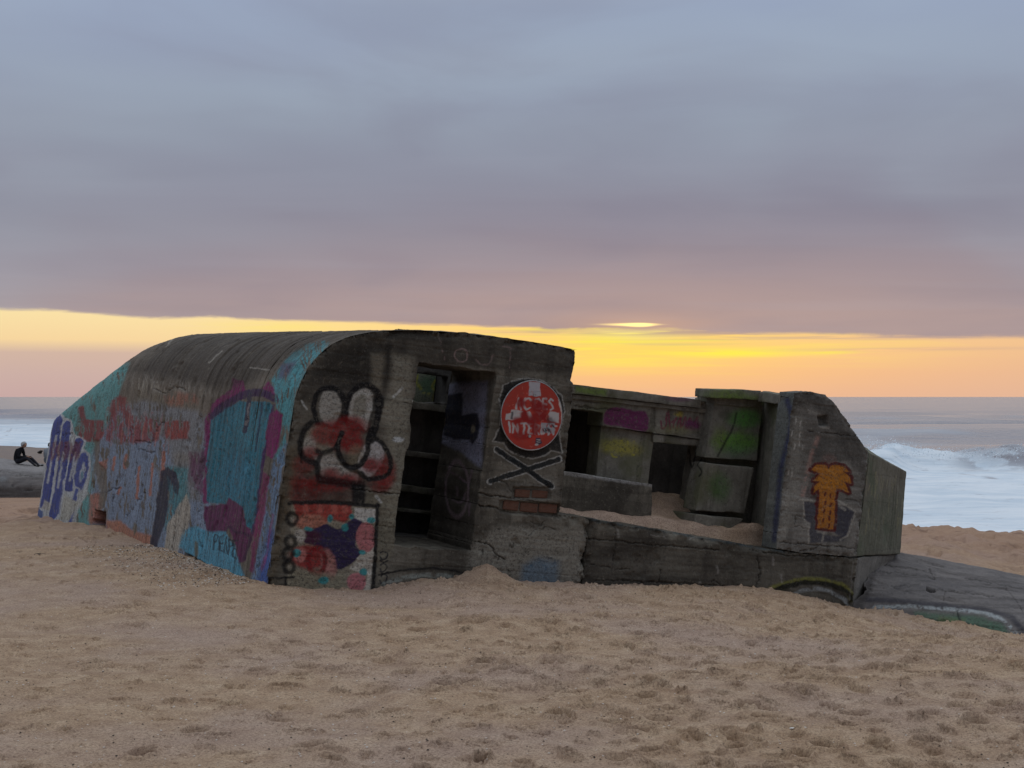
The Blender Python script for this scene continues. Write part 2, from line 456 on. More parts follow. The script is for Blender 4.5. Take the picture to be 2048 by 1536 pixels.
M_FRONT = concrete('front_concrete', (0.056, 0.048, 0.038), (0.235, 0.215, 0.175), (0.034, 0.029, 0.024), streak=(6, 6, 0.8), band=(0.7, 0.7, 7))
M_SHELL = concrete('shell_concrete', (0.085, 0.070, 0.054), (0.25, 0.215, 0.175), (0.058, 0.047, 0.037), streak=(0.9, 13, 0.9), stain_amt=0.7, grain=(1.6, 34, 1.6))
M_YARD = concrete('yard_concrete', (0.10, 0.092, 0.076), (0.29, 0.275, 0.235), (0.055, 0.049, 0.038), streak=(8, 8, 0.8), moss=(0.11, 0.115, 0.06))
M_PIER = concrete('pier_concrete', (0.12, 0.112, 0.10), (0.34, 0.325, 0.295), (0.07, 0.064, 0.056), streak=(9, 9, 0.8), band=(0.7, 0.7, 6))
M_FACET = concrete('mossy_concrete', (0.095, 0.088, 0.068), (0.26, 0.245, 0.195), (0.055, 0.05, 0.034), streak=(22, 22, 0.8), moss=(0.10, 0.125, 0.08))
M_SLAB = concrete('slab_concrete', (0.085, 0.080, 0.084), (0.235, 0.214, 0.202), (0.056, 0.048, 0.044), streak=(0.7, 6, 14), stain_amt=0.6)
M_DARKC = concrete('dark_concrete', (0.05, 0.047, 0.044), (0.14, 0.13, 0.12), (0.03, 0.028, 0.026), paint=True)  # darker concrete for the inner rooms and the niche
M_BRICK = concrete('fired_clay', (0.10, 0.048, 0.034), (0.22, 0.105, 0.07), (0.10, 0.085, 0.07), streak=(2, 2, 6), paint=False)

# ------------------------------------------------------------------ beach
def left_wall(x, y):
    r = ray(x, y); N = BU - 0.022 * BW; t = ((BO - EYE) @ N) / (r @ N); return EYE + r * t


ctrl = []
for x, y in ((75, 1040), (140, 1043), (200, 1049), (255, 1070), (300, 1090), (350, 1104), (395, 1120), (450, 1142), (500, 1160), (535, 1173)): ctrl.append(left_wall(x, y))
for x, y in ((600, 1179), (680, 1181), (745, 1180), (790, 1168), (850, 1157), (920, 1156), (1000, 1157), (1060, 1166), (1150, 1165), (1260, 1167), (1380, 1172), (1500, 1175), (1570, 1184), (1640, 1200), (1712, 1216)):
    a, b_ = uw(x, y); ctrl.append(b2w(a, -0.02, b_))
for x, y, d in ((1760, 1222, 15.4), (1850, 1237, 15.1), (1950, 1253, 14.8), (2048, 1268, 14.5), (2200, 1292, 14.0)): ctrl.append(at(x, y, d))
for x in (-300, 200, 700, 1200, 1700, 2300): ctrl += [at(x, 1536, 6.45 + (0.15 if x > 1500 else 0)), at(x, 1360, 8.5), at(x, 1266 if x < 1500 else 1290, 10.3 if x < 1500 else 10.4)]
for X in (-6, 0, 6): ctrl += [np.array([X, 3.0, 0.02]), np.array([X, -2.0, 0.05])]
for x, y, d in ((1800, 1125, 18.5), (1950, 1150, 18.5), (2150, 1185, 18.5), (1810, 1053, 32), (1930, 1060, 32), (2048, 1067, 32), (2300, 1085, 32),
                (1810, 1085, 24), (2048, 1108, 24), (-200, 996, 50), (0, 996, 50), (80, 996, 50), (-300, 1052, 22), (-100, 1046, 22), (0, 1022, 32), (60, 1020, 32), (-300, 1025, 32)):
    ctrl.append(at(x, y, d))
ctrl = [np.asarray(c) for c in ctrl]
ctrl += [np.array(p, float) for p in ((-41, 126, -2.55), (-25, 105, -2.5), (-14, 80, -2.4), (-4, 62, -2.5), (6, 46, -2.2), (11, 42, -2.3), (16, 40, -2.5), (22, 37, -2.4), (-60, 160, -2.55), (-36, 90, -2.2), (-24, 70, -2.0),
                                      (-20, 175, -3.6), (0, 100, -3.6), (20, 62, -3.8), (40, 50, -3.8), (-50, 230, -3.8), (0, 25, -0.9), (6, 25, -1.0), (-8, 35, -1.1), (0, 35, -1.5), (-60, 60, -1.5), (-40, 40, -1.0), (-25, 20, -0.2), (20, 15, -1.0))]
ctrl = np.array(ctrl)


def _warpc(p): return np.stack([p[:, 0], p[:, 1]], -1) / (1.0 + 0.05 * np.hypot(p[:, 0], p[:, 1]))[:, None]


def tps(c, lam=2e-3):
    P = _warpc(c[:, :2]); n = len(P); d = np.hypot(P[:, None, 0] - P[None, :, 0], P[:, None, 1] - P[None, :, 1])
    K = np.where(d > 0, d * d * np.log(np.maximum(d, 1e-9)), 0) + lam * np.eye(n); Q = np.concatenate([np.ones((n, 1)), P], 1)
    A = np.block([[K, Q], [Q.T, np.zeros((3, 3))]]); s = np.linalg.solve(A, np.concatenate([c[:, 2], np.zeros(3)]))
    def f(X, Y):
        p = _warpc(np.stack([X.ravel(), Y.ravel()], -1)); z = s[n] + s[n + 1] * p[:, 0] + s[n + 2] * p[:, 1]
        for i in range(n):
            r2 = (p[:, 0] - P[i, 0]) ** 2 + (p[:, 1] - P[i, 1]) ** 2; z += s[i] * 0.5 * r2 * np.log(np.maximum(r2, 1e-12))
        return z.reshape(X.shape)
    return f


ground = tps(ctrl)
SEA = -2.6


def beach():
    rows = [0.5]
    while rows[-1] < 150:
        y = rows[-1]; rows.append(y + (0.10 if y < 5.6 else max(y * y / 2400 * (0.52 if y < 17 else 1.3), 0.010)))
    Y = np.array(rows); a = np.concatenate([np.linspace(-1.6, -0.40, 26)[:-1], np.linspace(-0.40, 0.40, 1080), np.linspace(0.40, 1.6, 26)[1:]])
    nr, nc = len(Y), len(a); XX = a[None, :] * (Y[:, None] + 0.6); YY = np.repeat(Y[:, None], nc, 1)
    # smooth form from a coarser lattice, then relief on top
    ci = np.unique(np.concatenate([np.arange(0, nr, 6), [nr - 1]])); cj = np.unique(np.concatenate([np.arange(0, nc, 8), [nc - 1]]))
    zc_ = ground(XX[np.ix_(ci, cj)], YY[np.ix_(ci, cj)])
    z1 = np.stack([np.interp(np.arange(nc), cj, r) for r in zc_]); z = np.stack([np.interp(np.arange(nr), ci, z1[:, j]) for j in range(nc)], 1)
    near = sstep(YY, 34, 20)
    tram = 0.55 + 0.45 * sstep(XX + 0.10 * YY, -1.5, 1.8)                 # the right side is the more trodden
    z += near * (0.030 * fbm(XX * 1.1, YY * 1.1, 5, 3) + 0.030 * tram * fbm(XX * 2.8, YY * 2.6, 8, 3) + 0.010 * fbm(XX * 11, YY * 9, 21, 3))
    z += sstep(YY, 16, 22) * sstep(YY, 48, 36) * (0.16 * fbm(XX * 2.2, YY * 1.1, 31, 4) - 0.14 * sstep(fbm(XX * 2.4, YY * 1.0, 37, 3), 0.18, 0.42))
    dd = np.zeros_like(z)
    def press(px, py, la, lb, D, th, i):
        R = la * 2.3; i0, i1 = np.searchsorted(Y, [py - R, py + R]); j0, j1 = np.searchsorted(a, [(px - R) / (py + 0.6), (px + R) / (py + 0.6)])
        if i1 - i0 < 2 or j1 - j0 < 2: return
        x = XX[i0:i1, j0:j1] - px; y = YY[i0:i1, j0:j1] - py; c, s_ = math.cos(th), math.sin(th)
        q = np.hypot((x * c + y * s_) / la, (-x * s_ + y * c) / lb); q = q * (1 + 0.5 * vnoise(x * 16 + i, y * 16, i % 97))
        dd[i0:i1, j0:j1] += D * (-np.exp(-(q / 0.95) ** 5) + 0.42 * np.exp(-((q - 1.26) / 0.28) ** 2))
    gy = 5.2; n = 0
    while gy < 21:
        step = 0.19
        for gx in np.arange(-0.42 * (gy + 0.6), 0.42 * (gy + 0.6), step):
            n += 1; jx = gx + RNG.uniform(-.10, .10); jy = gy + RNG.uniform(-.10, .10)
            tr = 0.34 + 0.60 * float(sstep(np.array(jx + 0.10 * jy + 1.2 * vnoise(np.array([jx / 1.7]), np.array([jy / 1.7]), 77)[0]), -1.4, 1.7))
            if RNG.random() > tr: continue
            la = 0.032 + 0.055 * RNG.random() ** 1.3; press(jx, jy, la, la * (0.5 + 0.35 * RNG.random()), (0.022 + 0.058 * RNG.random() ** 1.5) * (0.45 + 0.55 * tr), RNG.random() * math.pi, n)
        gy += step
    for i in range(1500):
        py = 5.4 + 11 * RNG.random() ** 1.2; px = (-0.40 + 0.80 * RNG.random()) * (py + 0.6); la = 0.015 + 0.022 * RNG.random(); press(px, py, la, la * 0.7, 0.005 + 0.012 * RNG.random(), RNG.random() * 3.1, i)
    z += np.clip(dd, -0.10, 0.035) * (1 - 0.0 * YY)
    # a little heap blown against the wall beside the door
    mu, mw = uw(965, 1132); mp = b2w(mu, -0.10, mw)
    r = np.hypot(XX - mp[0], (YY - mp[1]) * 0.9); z += 0.135 * np.clip(1 - r / 0.34, 0, 1) ** 1.25
    shore = np.interp(a, [-1.6, -0.42, -0.33, -0.2, 0, 0.1, 0.29, 1.6], [250, 145, 130, 110, 85, 70, 50, 38])[None, :]
    z = np.minimum(z, z * (1 - sstep(YY, shore, shore * 1.06)) + (SEA - 1.5) * sstep(YY, shore, shore * 1.06))
    V = np.stack([XX, YY, z], -1).reshape(-1, 3)
    wet = sstep(z, SEA + 0.9, SEA + 0.25) * sstep(YY, 24, 30)
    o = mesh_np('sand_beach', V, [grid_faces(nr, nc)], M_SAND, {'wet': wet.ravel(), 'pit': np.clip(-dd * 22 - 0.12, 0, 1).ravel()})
    tag(o, kind='structure'); return Y, a, z


def make_sand():
    m, t, b = newmat('sand'); V = t.new('ShaderNodeTexCoord').outputs['Object']
    n1 = t.noise(V, 0.55, 5, 0.55); n2 = t.noise(V, 5, 7, 0.65, 0.3); n3 = t.noise(V, 60, 5, 0.75); n4 = t.noise(V, 190, 3, 0.7)
    c = t.ramp(n2, [(0.30, (0.355, 0.232, 0.145)), (0.5, (0.47, 0.328, 0.213)), (0.7, (0.58, 0.43, 0.292))])
    c = t.mix(t.math('MULTIPLY', t.smooth(n1, 0.40, 0.66), 0.55), c, (0.45, 0.338, 0.29, 1))
    clump = t.smooth(t.noise(V, 3.2, 4, 0.6, 0.4), 0.42, 0.62); n5 = t.noise(V, 115, 4, 0.75)
    c = t.mix(t.math('MULTIPLY', t.smooth(n3, 0.52, 0.36), 0.55), c, (0.17, 0.10, 0.06, 1))
    c = t.mix(t.math('MULTIPLY', t.math('MULTIPLY', t.smooth(n5, 0.47, 0.34), clump), 0.6), c, (0.09, 0.056, 0.036, 1))
    c = t.mix(t.math('MULTIPLY', t.smooth(n4, 0.62, 0.75), 0.55), c, (0.75, 0.68, 0.60, 1))
    c = t.mix(t.math('MULTIPLY', t.smooth(n4, 0.38, 0.28), 0.70), c, (0.06, 0.042, 0.03, 1))
    gr = t.noise(V, 85, 6, 0.85)
    c = t.mix(t.smooth(gr, 0.52, 0.34), c, t.mix(1.0, c, (0.42, 0.40, 0.40, 1), 'MULTIPLY')); c = t.mix(t.smooth(gr, 0.52, 0.70), c, t.mix(1.0, c, (1.42, 1.42, 1.46, 1), 'MULTIPLY'))
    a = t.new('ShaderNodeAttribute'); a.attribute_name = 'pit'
    c = t.mix(t.math('MULTIPLY', a.outputs['Fac'], 0.50), c, (0.20, 0.118, 0.066, 1))    # darker colour standing in for the shade inside the prints
    geo = t.new('ShaderNodeNewGeometry'); sp_ = t.new('ShaderNodeSeparateXYZ'); t.l.new(geo.outputs['Position'], sp_.inputs[0])
    c = t.mix(t.math('MULTIPLY', t.smooth(sp_.outputs[1], 15, 26), 0.6), c, (0.33, 0.195, 0.13, 1))   # coarser, redder sand down the beach
    rip = t.math('MULTIPLY', t.smooth(t.noise(t.scale(V, (1.5, 1.0, 1)), 1.0, 5, 0.6, 0.2), 0.53, 0.64), t.smooth(sp_.outputs[1], 17, 24))
    c = t.mix(t.math('MULTIPLY', rip, 0.6), c, (0.15, 0.085, 0.055, 1))
    wt = t.new('ShaderNodeAttribute'); wt.attribute_name = 'wet'
    c = t.mix(t.math('MULTIPLY', wt.outputs['Fac'], 0.8), c, (0.10, 0.07, 0.055, 1))
    t.l.new(c, b.inputs['Base Color'])
    t.put(b.inputs['Roughness'], t.math('SUBTRACT', 0.95, t.math('MULTIPLY', wt.outputs['Fac'], 0.45)))
    bump(t, b, t.math('ADD', t.math('MULTIPLY', n3, 1.0), t.math('ADD', t.math('MULTIPLY', n4, 0.5), t.math('MULTIPLY', n2, 1.2))), 0.6, 0.016)
    return m


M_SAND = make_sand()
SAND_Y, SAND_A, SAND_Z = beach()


def sand_z(x, y):
    i = int(np.clip(np.searchsorted(SAND_Y, y), 1, len(SAND_Y) - 1)); j = int(np.clip(np.searchsorted(SAND_A, x / (y + 0.6)), 1, len(SAND_A) - 1))
    return float(SAND_Z[i - 1:i + 1, j - 1:j + 1].mean())


def on_sand(x, y):
    """point of the beach seen at (x, y)"""
    r = ray(float(x), float(y)); r = r / r[1]; d = 3.0
    while d < 160:
        q = EYE + r * d
        if q[2] <= sand_z(q[0], d): break
        d *= 1.004
    return q


# ------------------------------------------------------------------ sea
def sea():
    rows = [30.0]
    while rows[-1] < 9000: y = rows[-1]; rows.append(y + (0.13 if 77 < y < 93 else max(y * y / (1500 * 4.2) * (0.45 if y < 260 else 0.8), 0.12)))
    Y = np.array(rows); a = np.concatenate([np.linspace(-1.2, -0.40, 20)[:-1], np.linspace(-0.40, 0.40, 620), np.linspace(0.40, 1.2, 20)[1:]])
    nr, nc = len(Y), len(a); A = np.repeat(a[None, :], nr, 0); YY = np.repeat(Y[:, None], nc, 1); XX = A * YY
    off = 2.2 * vnoise(XX / 22, YY / 60, 4) * 6
    # swell: long low ridges, higher where they stand up near the beach
    ph = (YY - 0.25 * XX + off) / 34.0
    z = SEA + 0.55 * sstep(YY, 70, 160) * sstep(YY, 1500, 300) * (np.sin(ph * 2 * math.pi) + 0.4 * np.sin(ph * 3.3 * math.pi + 1.0)) * (0.6 + 0.8 * (vnoise(XX / 60, YY / 90, 9) + 0.5))
    z += 0.05 * fbm(XX / 2.2, YY / 3.5, 12, 3) * sstep(YY, 400, 60)
    # the breaker standing on the right
    yc = 85 + 5 * vnoise(XX / 9, YY * 0 + 3, 2) + 3 * vnoise(XX / 2.5, YY * 0 + 8, 5)
    H = 1.42 * sstep(A, 0.14, 0.235) * (0.82 + 0.34 * vnoise(XX / 3.6, YY * 0 + 1, 6) + 0.10 * vnoise(XX / 1.1, YY / 3, 7)) * (1 - 0.10 * sstep(A, 0.26, 0.34))
    s = YY - yc; prof = np.where(s < 0, np.exp(-(s / 2.4) ** 2), np.exp(-(s / 7.5) ** 2)); z += H * prof
    z += 0.22 * H * prof * fbm(XX / 1.3, YY / 1.6, 15, 3)
    # tumbling white water in front of it
    surf = sstep(YY, 84, 78) * sstep(A, 0.10, 0.2); z += surf * (0.16 * fbm(XX / 3, YY / 4, 17, 4) + 0.10)
    yl = 175 + 18 * vnoise(XX / 20, YY * 0 + 2, 11); sl = YY - yl; Hl = 0.5 * sstep(A, -0.20, -0.30) * (0.8 + 0.6 * vnoise(XX / 8, YY * 0, 13))
    z += Hl * np.where(sl < 0, np.exp(-(sl / 5) ** 2), np.exp(-(sl / 16) ** 2))
    # foam cover
    n = fbm(XX / 7, YY / 10, 23, 4); nf = fbm(XX / 1.6, YY / 4.5, 25, 4)
    fr = np.interp(a, [-1.2, -0.33, -0.2, 0.1, 0.22, 0.34, 1.2], [330, 215, 170, 110, 90.5, 89, 80])[None, :]
    soft = np.interp(a, [-1.2, -0.2, 0.1, 1.2], [0.60, 0.42, 0.06, 0.05])[None, :]
    foam = sstep(fr - YY + 0.10 * fr * n, -soft * fr, 0.6 * soft * fr)
    foam = foam * (0.94 - 0.75 * sstep(nf, 0.36, 0.60))
    # dark torn patches in the wave's face
    hole = sstep(A, 0.285, 0.315) * np.exp(-((s + 1.6) / 2.0) ** 2) * sstep(fbm(XX / 1.5, s / 1.1, 29, 5, 0.6), -0.12, 0.12)
    foam = np.clip(foam - 0.65 * hole, 0, 1)
    lines = sstep(fbm(XX / 30, YY / 9, 33, 4), 0.30, 0.5) * sstep(YY, 420, 130) * 0.30
    foam = np.maximum(foam, lines * sstep(YY, 90, 130))
    V = np.stack([XX, YY, z], -1).reshape(-1, 3)
    o = mesh_np('sea', V, [grid_faces(nr, nc)], M_SEA, {'foam': foam.ravel()}); tag(o, kind='structure'); return o


def make_sea():
    m, t, b = newmat('sea_water'); V = t.new('ShaderNodeTexCoord').outputs['Object']
    a = t.new('ShaderNodeAttribute'); a.attribute_name = 'foam'; f = a.outputs['Fac']
    n = t.noise(t.scale(V, (0.25, 0.55, 0.5)), 1.0, 6, 0.6, 0.4); n2 = t.noise(t.scale(V, (1.2, 2.2, 1)), 1.0, 6, 0.6)
    f = t.math('MULTIPLY', f, t.math('SUBTRACT', 1.0, t.math('MULTIPLY', t.smooth(n2, 0.58, 0.74), 0.45)), clamp=True)
    water = (0.17, 0.16, 0.19, 1)
    c = t.mix(f, water, t.mix(t.smooth(n, 0.35, 0.65), (0.66, 0.77, 0.86, 1), (0.84, 0.91, 0.96, 1)))
    t.l.new(c, b.inputs['Base Color']); b.inputs['Specular IOR Level'].default_value = 0.5
    t.put(b.inputs['Roughness'], t.math('ADD', 0.24, t.math('MULTIPLY', f, 0.7)))
    w1 = t.noise(t.scale(V, (0.30, 0.75, 1)), 1.0, 5, 0.6); w2 = t.noise(t.scale(V, (0.05, 0.12, 1)), 1.0, 4, 0.6)
    bump(t, b, t.math('ADD', t.math('MULTIPLY', w1, 0.35), t.math('ADD', t.math('MULTIPLY', w2, 1.6), t.math('MULTIPLY', n2, 0.12))), 0.30, 1.0)
    return m


M_SEA = make_sea()
sea()

# ------------------------------------------------------------------ the bunker: one tilted concrete body
bunker = empty('bunker')
bunker.matrix_world = Matrix(((BU[0], BV[0], BW[0], BO[0]), (BU[1], BV[1], BW[1], BO[1]), (BU[2], BV[2], BW[2], BO[2]), (0, 0, 0, 1)))
tag(bunker, 'tilted concrete bunker covered in graffiti, half sunk in the sand', 'bunker')

SECT = np.array([(-0.03, -0.95), (0.0, 0.0), (0.009, 0.476), (0.019, 0.902), (0.026, 1.329), (0.036, 1.600), (0.072, 1.753), (0.122, 1.884), (0.203, 1.997), (0.291, 2.095), (0.463, 2.192),
                 (0.642, 2.252), (0.874, 2.299), (1.063, 2.328), (1.403, 2.357), (1.804, 2.375), (2.219, 2.381), (2.484, 2.379), (2.729, 2.369)])


def pieces(q, n):
    """connected pieces of a face set: one label for each face"""
    lab = np.arange(n); 
    for _ in range(400):
        m = lab[q].min(1); new = lab.copy(); np.minimum.at(new, q.ravel(), np.repeat(m, q.shape[1])); new = np.minimum(new, new[new])
        if (new == lab).all(): break
        lab = new
    return lab[q[:, 0]]


def split_parts(name, V3, faces, painter, mat, parent, labels):
    """one mesh object for the bare wall, one child for each painted figure; all share the same data and material"""
    att = painter.attrs()['paint']; part = painter.part
    q = faces[0]; fp = np.sort(part[q], 1)[:, 1:3].max(1); fp = np.where((part[q] == fp[:, None]).sum(1) >= 2, fp, 0)
    todo = []
    for k, nm in enumerate(painter.names):
        if k == 0: continue
        idx = np.where(fp == k)[0]
        if not len(idx): continue
        lb = pieces(q[idx], len(V3)); us, cn = np.unique(lb, return_counts=True); keep = us[cn >= max(60, 0.04 * len(idx))]
        fp[idx[~np.isin(lb, keep)]] = 0
        for u_ in keep: todo.append((nm, idx[lb == u_]))
    def put(nm, fs, par):
        v, f2, (at_,) = compact(V3, fs, (att,)); return mesh_np(nm, v, f2, mat, {'paint': at_}, True, par)
    base = put(name, [q[fp == 0]] + [f for f in faces[1:] if len(f)], parent)
    for nm, idx in todo:
        o = put(nm.split('#')[0], [q[idx]], base)
        if nm in labels: o['label'] = labels[nm]
    return base


def bunker_px(u, v, w): return survey(b2w(u, v, w))


# ---- vaulted shell: left flank and roof
def shell():
    seg = np.hypot(*np.diff(SECT, axis=0).T); s = np.concatenate([[0], np.cumsum(seg)])
    s_cut = s[12]
    ss = np.concatenate([np.linspace(0, 0.55, 24)[:-1], np.linspace(0.55, s_cut, 400)[:-1], np.linspace(s_cut, s[-1], 46)])
    # smooth the measured section a little
    fine = np.linspace(0, s[-1], 1400); fu = np.interp(fine, s, SECT[:, 0]); fw = np.interp(fine, s, SECT[:, 1])
    kk = 41; pad = lambda a: np.concatenate([2 * a[0] - a[kk:0:-1], a, 2 * a[-1] - a[-2:-kk - 2:-1]]); sm = lambda a: np.convolve(pad(a), np.ones(kk) / kk, 'same')[kk:-kk]
    su = np.interp(ss, fine, sm(fu)); sw = np.interp(ss, fine, sm(fw))
    d0 = 12.68; xs = np.linspace(535, 60, 420); vv = (d0 * (535 + 545) / (xs + 545) - d0) / 0.8856; vv = vv[vv < 10.25]; vv = np.concatenate([vv, [10.25]])
    g = np.interp(vv, [0, 5.6, 6.3, 7, 7.8, 8.6, 9.4, 10.25], [1, 1, .97, .9, .795, .685, .57, .435])
    kk2 = 15; g = np.convolve(np.pad(g, kk2, 'edge'), np.ones(kk2) / kk2, 'same')[kk2:-kk2]
    u = np.repeat(su[:, None], len(vv), 1); w = np.where(sw[:, None] > 0.35, 0.35 + (sw[:, None] - 0.35) * g[None, :], sw[:, None]); v = np.repeat(vv[None, :], len(ss), 0)
    # outward normal in the section plane
    tu = np.gradient(u, axis=0); tw = np.gradient(w, axis=0); L = np.hypot(tu, tw) + 1e-9; nu, nw = -tw / L, tu / L
    S = np.repeat(ss[:, None], len(vv), 1)
    X, Y = bunker_px(u, v, w); p = Painter(X.ravel(), Y.ravel(), 1.4, 3)
    p.dry = 0.75 * fbm(p.X / 2.4, p.Y / 22., 12, 4) + 0.55 * fbm(p.X / 11., p.Y / 30., 5, 3)      # worn along the boards
    flank_paint(p)
    dep = p.dep.reshape(u.shape)
    # board marks of the shuttering run up the flank and over the vault
    bw = 0.135; bi = np.floor(v / bw); fr = v / bw - bi; jog = _h(bi, bi * 0, 5) - 0.5
    disp = 0.014 * jog + 0.008 * fbm(v * 3, S * 2, 41, 4) + 0.007 * fbm(v * 30, S * 4.5, 43, 4) + 0.004 * fbm(v * 60, S * 40, 47, 3)
    disp -= 0.015 * np.exp(-((np.minimum(fr, 1 - fr)) / 0.05) ** 2) * (0.3 + 0.9 * (fbm(v * 2, S * 3, 49, 2) + 0.5))
    disp -= 0.020 * sstep(fbm(v * 5, S * 5, 51, 4), 0.30, 0.55) * sstep(S, 0.9, 1.4)
    disp -= dep; fade = np.minimum(1, v / 0.03)
    disp = disp * fade
    u2 = u + nu * disp; w2 = w + nw * disp
    P = np.stack([u2, v, w2], -1).reshape(-1, 3)
    # two unseen slots added in the roof to let skylight into the rooms
    uc = (u[:-1, :-1] + u[1:, 1:]) / 2; vc = (v[:-1, :-1] + v[1:, 1:]) / 2; wc = (w[:-1, :-1] + w[1:, 1:]) / 2
    hole = (uc > 0.95) & (uc < 2.4) & (((vc > 1.05) & (vc < 1.58)) | ((vc > 1.85) & (vc < 2.5))) & (wc > 2)
    q = grid_faces(len(ss), len(vv), ~hole)
    # rear closing wall
    r = np.arange(len(ss)) * len(vv) + len(vv) - 1; n0 = len(P)
    extra = np.array([[2.6, 10.25, -0.95]]); P = np.concatenate([P, extra])
    tri = np.stack([r[1:], r[:-1], np.full(len(r) - 1, n0)], -1)
    for nm in ('rgb',): p.rgb = np.concatenate([p.rgb, np.zeros((1, 3))]); p.a = np.append(p.a, 0); p.part = np.append(p.part, 0)
    return split_parts('vaulted_shell', P, [q, tri], p, M_SHELL, bunker, {
        'letter_graffiti': 'blue and white block letters painted at the far end of the flank',
        'red_letter_graffiti': 'faded brick-red letters along the flank',
        'teal_figure_graffiti': 'big teal figure with maroon outline',
        'dark_figure_graffiti': 'dark slate figure with a curved head',
        'scrawl_graffiti': 'thin dark scrawled letters on blue paint'})


def flank_paint(p):
    C = dict(lav=(144, 160, 184), teal=(112, 172, 172), blue=(92, 168, 196), red=(150, 64, 66), ora=(196, 122, 92), mar=(112, 48, 92), plum=(136, 42, 104), slate=(58, 56, 74))
    # ground coats
    p.poly([(60, 1075), (76, 1030), (88, 930), (100, 842), (170, 778), (225, 736), (258, 726), (246, 765), (232, 805), (215, 850), (192, 882), (186, 930), (190, 980), (182, 1062)], C['teal'], 0.95, 5, wear=0.66)
    p.poly([(180, 910), (212, 855), (236, 812), (290, 800), (330, 812), (395, 822), (425, 842), (440, 1000), (440, 1150), (300, 1110), (180, 1070)], C['lav'], 0.92, 7, wear=0.62)
    p.poly([(236, 812), (280, 762), (330, 772), (392, 800), (420, 850), (395, 930), (350, 925), (330, 880), (260, 850)], (150, 140, 122), 0.55, 12, wear=0.6)
    p.poly([(270, 745), (330, 745), (420, 775), (430, 790), (330, 790), (262, 775)], (178, 172, 160), 0.55, 10, wear=0.35)
    p.poly([(340, 905), (400, 905), (400, 1000), (350, 1000)], (150, 142, 130), 0.6, 9, wear=0.6)
    # far letters: blue on white
    L = 'letter_graffiti'
    p.poly([(60, 1070), (70, 1025), (80, 1000), (92, 1020), (104, 1035), (112, 1070)], (88, 108, 165), 0.95, 2, part=L)
    p.poly([(84, 1048), (91, 965), (102, 862), (114, 832), (138, 838), (150, 866), (170, 900), (181, 935), (174, 988), (160, 1012), (150, 1052)], (206, 208, 208), 0.95, 1.6, L, 0.8)
    for pts, wd in (([(115, 838), (106, 900), (96, 960), (88, 1010)], 17), ([(134, 850), (126, 920), (116, 985), (106, 1030)], 17), ([(158, 885), (146, 930), (138, 975)], 17)):
        p.stroke(pts, wd + 8, (206, 210, 214), 0.97, 1.0, L, 0.95); p.stroke(pts, wd, (64, 78, 156), 0.97, 0.9, L, 0.97)
    for pts in ([(112, 872), (104, 915), (99, 945), (95, 965)], [(126, 905), (120, 945), (116, 975)], [(150, 905), (146, 935), (140, 960)]):
        p.stroke(pts, 4.5, (196, 200, 208), 0.95, 1.0, L, 0.85)
    p.ell(163, 943, 16, 44, (196, 200, 205), 0.95, 1.2, 0.16, L, 0.85); p.ell(163, 943, 12, 39, (70, 84, 160), 0.97, 1.0, 0.16, L, 0.92)
    p.ell(164, 945, 5, 20, (190, 196, 206), 0.95, 1.0, 0.16, L, 0.85); p.ell(164, 951, 2.5, 9, (92, 140, 160), 0.9, 1.0, 0.16, L)
    p.stroke([(154, 980), (147, 1010), (142, 1045)], 12, (196, 200, 205), 0.9, 1.2, L); p.stroke([(154, 980), (147, 1010), (142, 1045)], 6, (74, 92, 165), 0.95, 1, L)
    p.poly([(122, 1025), (130, 990), (145, 1000), (160, 1005), (150, 1020), (140, 1040), (118, 1040)], (196, 194, 182), 0.9, 2, L, 0.85)
    p.poly([(82, 1018), (90, 1000), (104, 1008), (98, 1022)], (205, 200, 190), 0.9, 2, L)
    for x in (108, 120, 133, 146, 157): p.poly([(x - 6, 885), (x + 6, 882), (x + 2, 915), (x - 6, 925), (x - 9, 905)], (120, 62, 70), 0.75, 2.5, wear=0.6)
    # red letters
    R = 'red_letter_graffiti'
    p.poly([(157, 814), (168, 811), (172, 838), (205, 842), (210, 868), (196, 884), (172, 884), (155, 870)], C['red'], 0.9, 2.5, R, 0.55)
    p.poly([(214, 850), (222, 800), (238, 790), (258, 796), (264, 830), (300, 835), (322, 842), (320, 880), (290, 884), (262, 886), (236, 890), (212, 880)], C['red'], 0.85, 3.5, R, 0.48)
    p.poly([(327, 844), (345, 841), (380, 842), (378, 876), (350, 880), (326, 876)], (160, 70, 64), 0.92, 2.5, R, 0.55)
    p.poly([(330, 792), (352, 784), (392, 788), (394, 806), (360, 812), (332, 810)], (176, 108, 86), 0.6, 7, R, 0.5)
    for k in range(26):
        x = 206 + 5.2 * k + 3 * random.random(); y0 = 800 + 60 * random.random(); p.stroke([(x + 4, y0), (x, y0 + 30 + 30 * random.random())], 2.2, (196, 128, 110) if k % 2 else C['red'], 0.6, 1.2, R, 0.5)
    for x, y0, y1 in ((274, 935, 996), (302, 928, 990), (228, 915, 940), (250, 910, 935), (238, 975, 988), (325, 905, 960)): p.stroke([(x + 3, y0), (x - 1, y1)], 5.5, C['ora'], 0.85, 1.4, wear=0.7)
    p.poly([(196, 925), (216, 917), (210, 945), (200, 940)], C['ora'], 0.8, 2, wear=0.7)
    p.poly([(180, 990), (196, 985), (205, 1000), (196, 1035), (182, 1050), (176, 1040)], C['ora'], 0.8, 3, wear=0.7)
    p.poly([(212, 1040), (240, 1040), (262, 1060), (300, 1070), (318, 1078), (300, 1100), (240, 1080), (212, 1062)], (198, 132, 100), 0.9, 4, wear=0.75)
    # break in the render: bare concrete
    p.poly([(184, 880), (196, 882), (196, 925), (212, 940), (214, 985), (208, 1015), (196, 1022), (198, 985), (188, 945)], None, 0.85, 2.5)
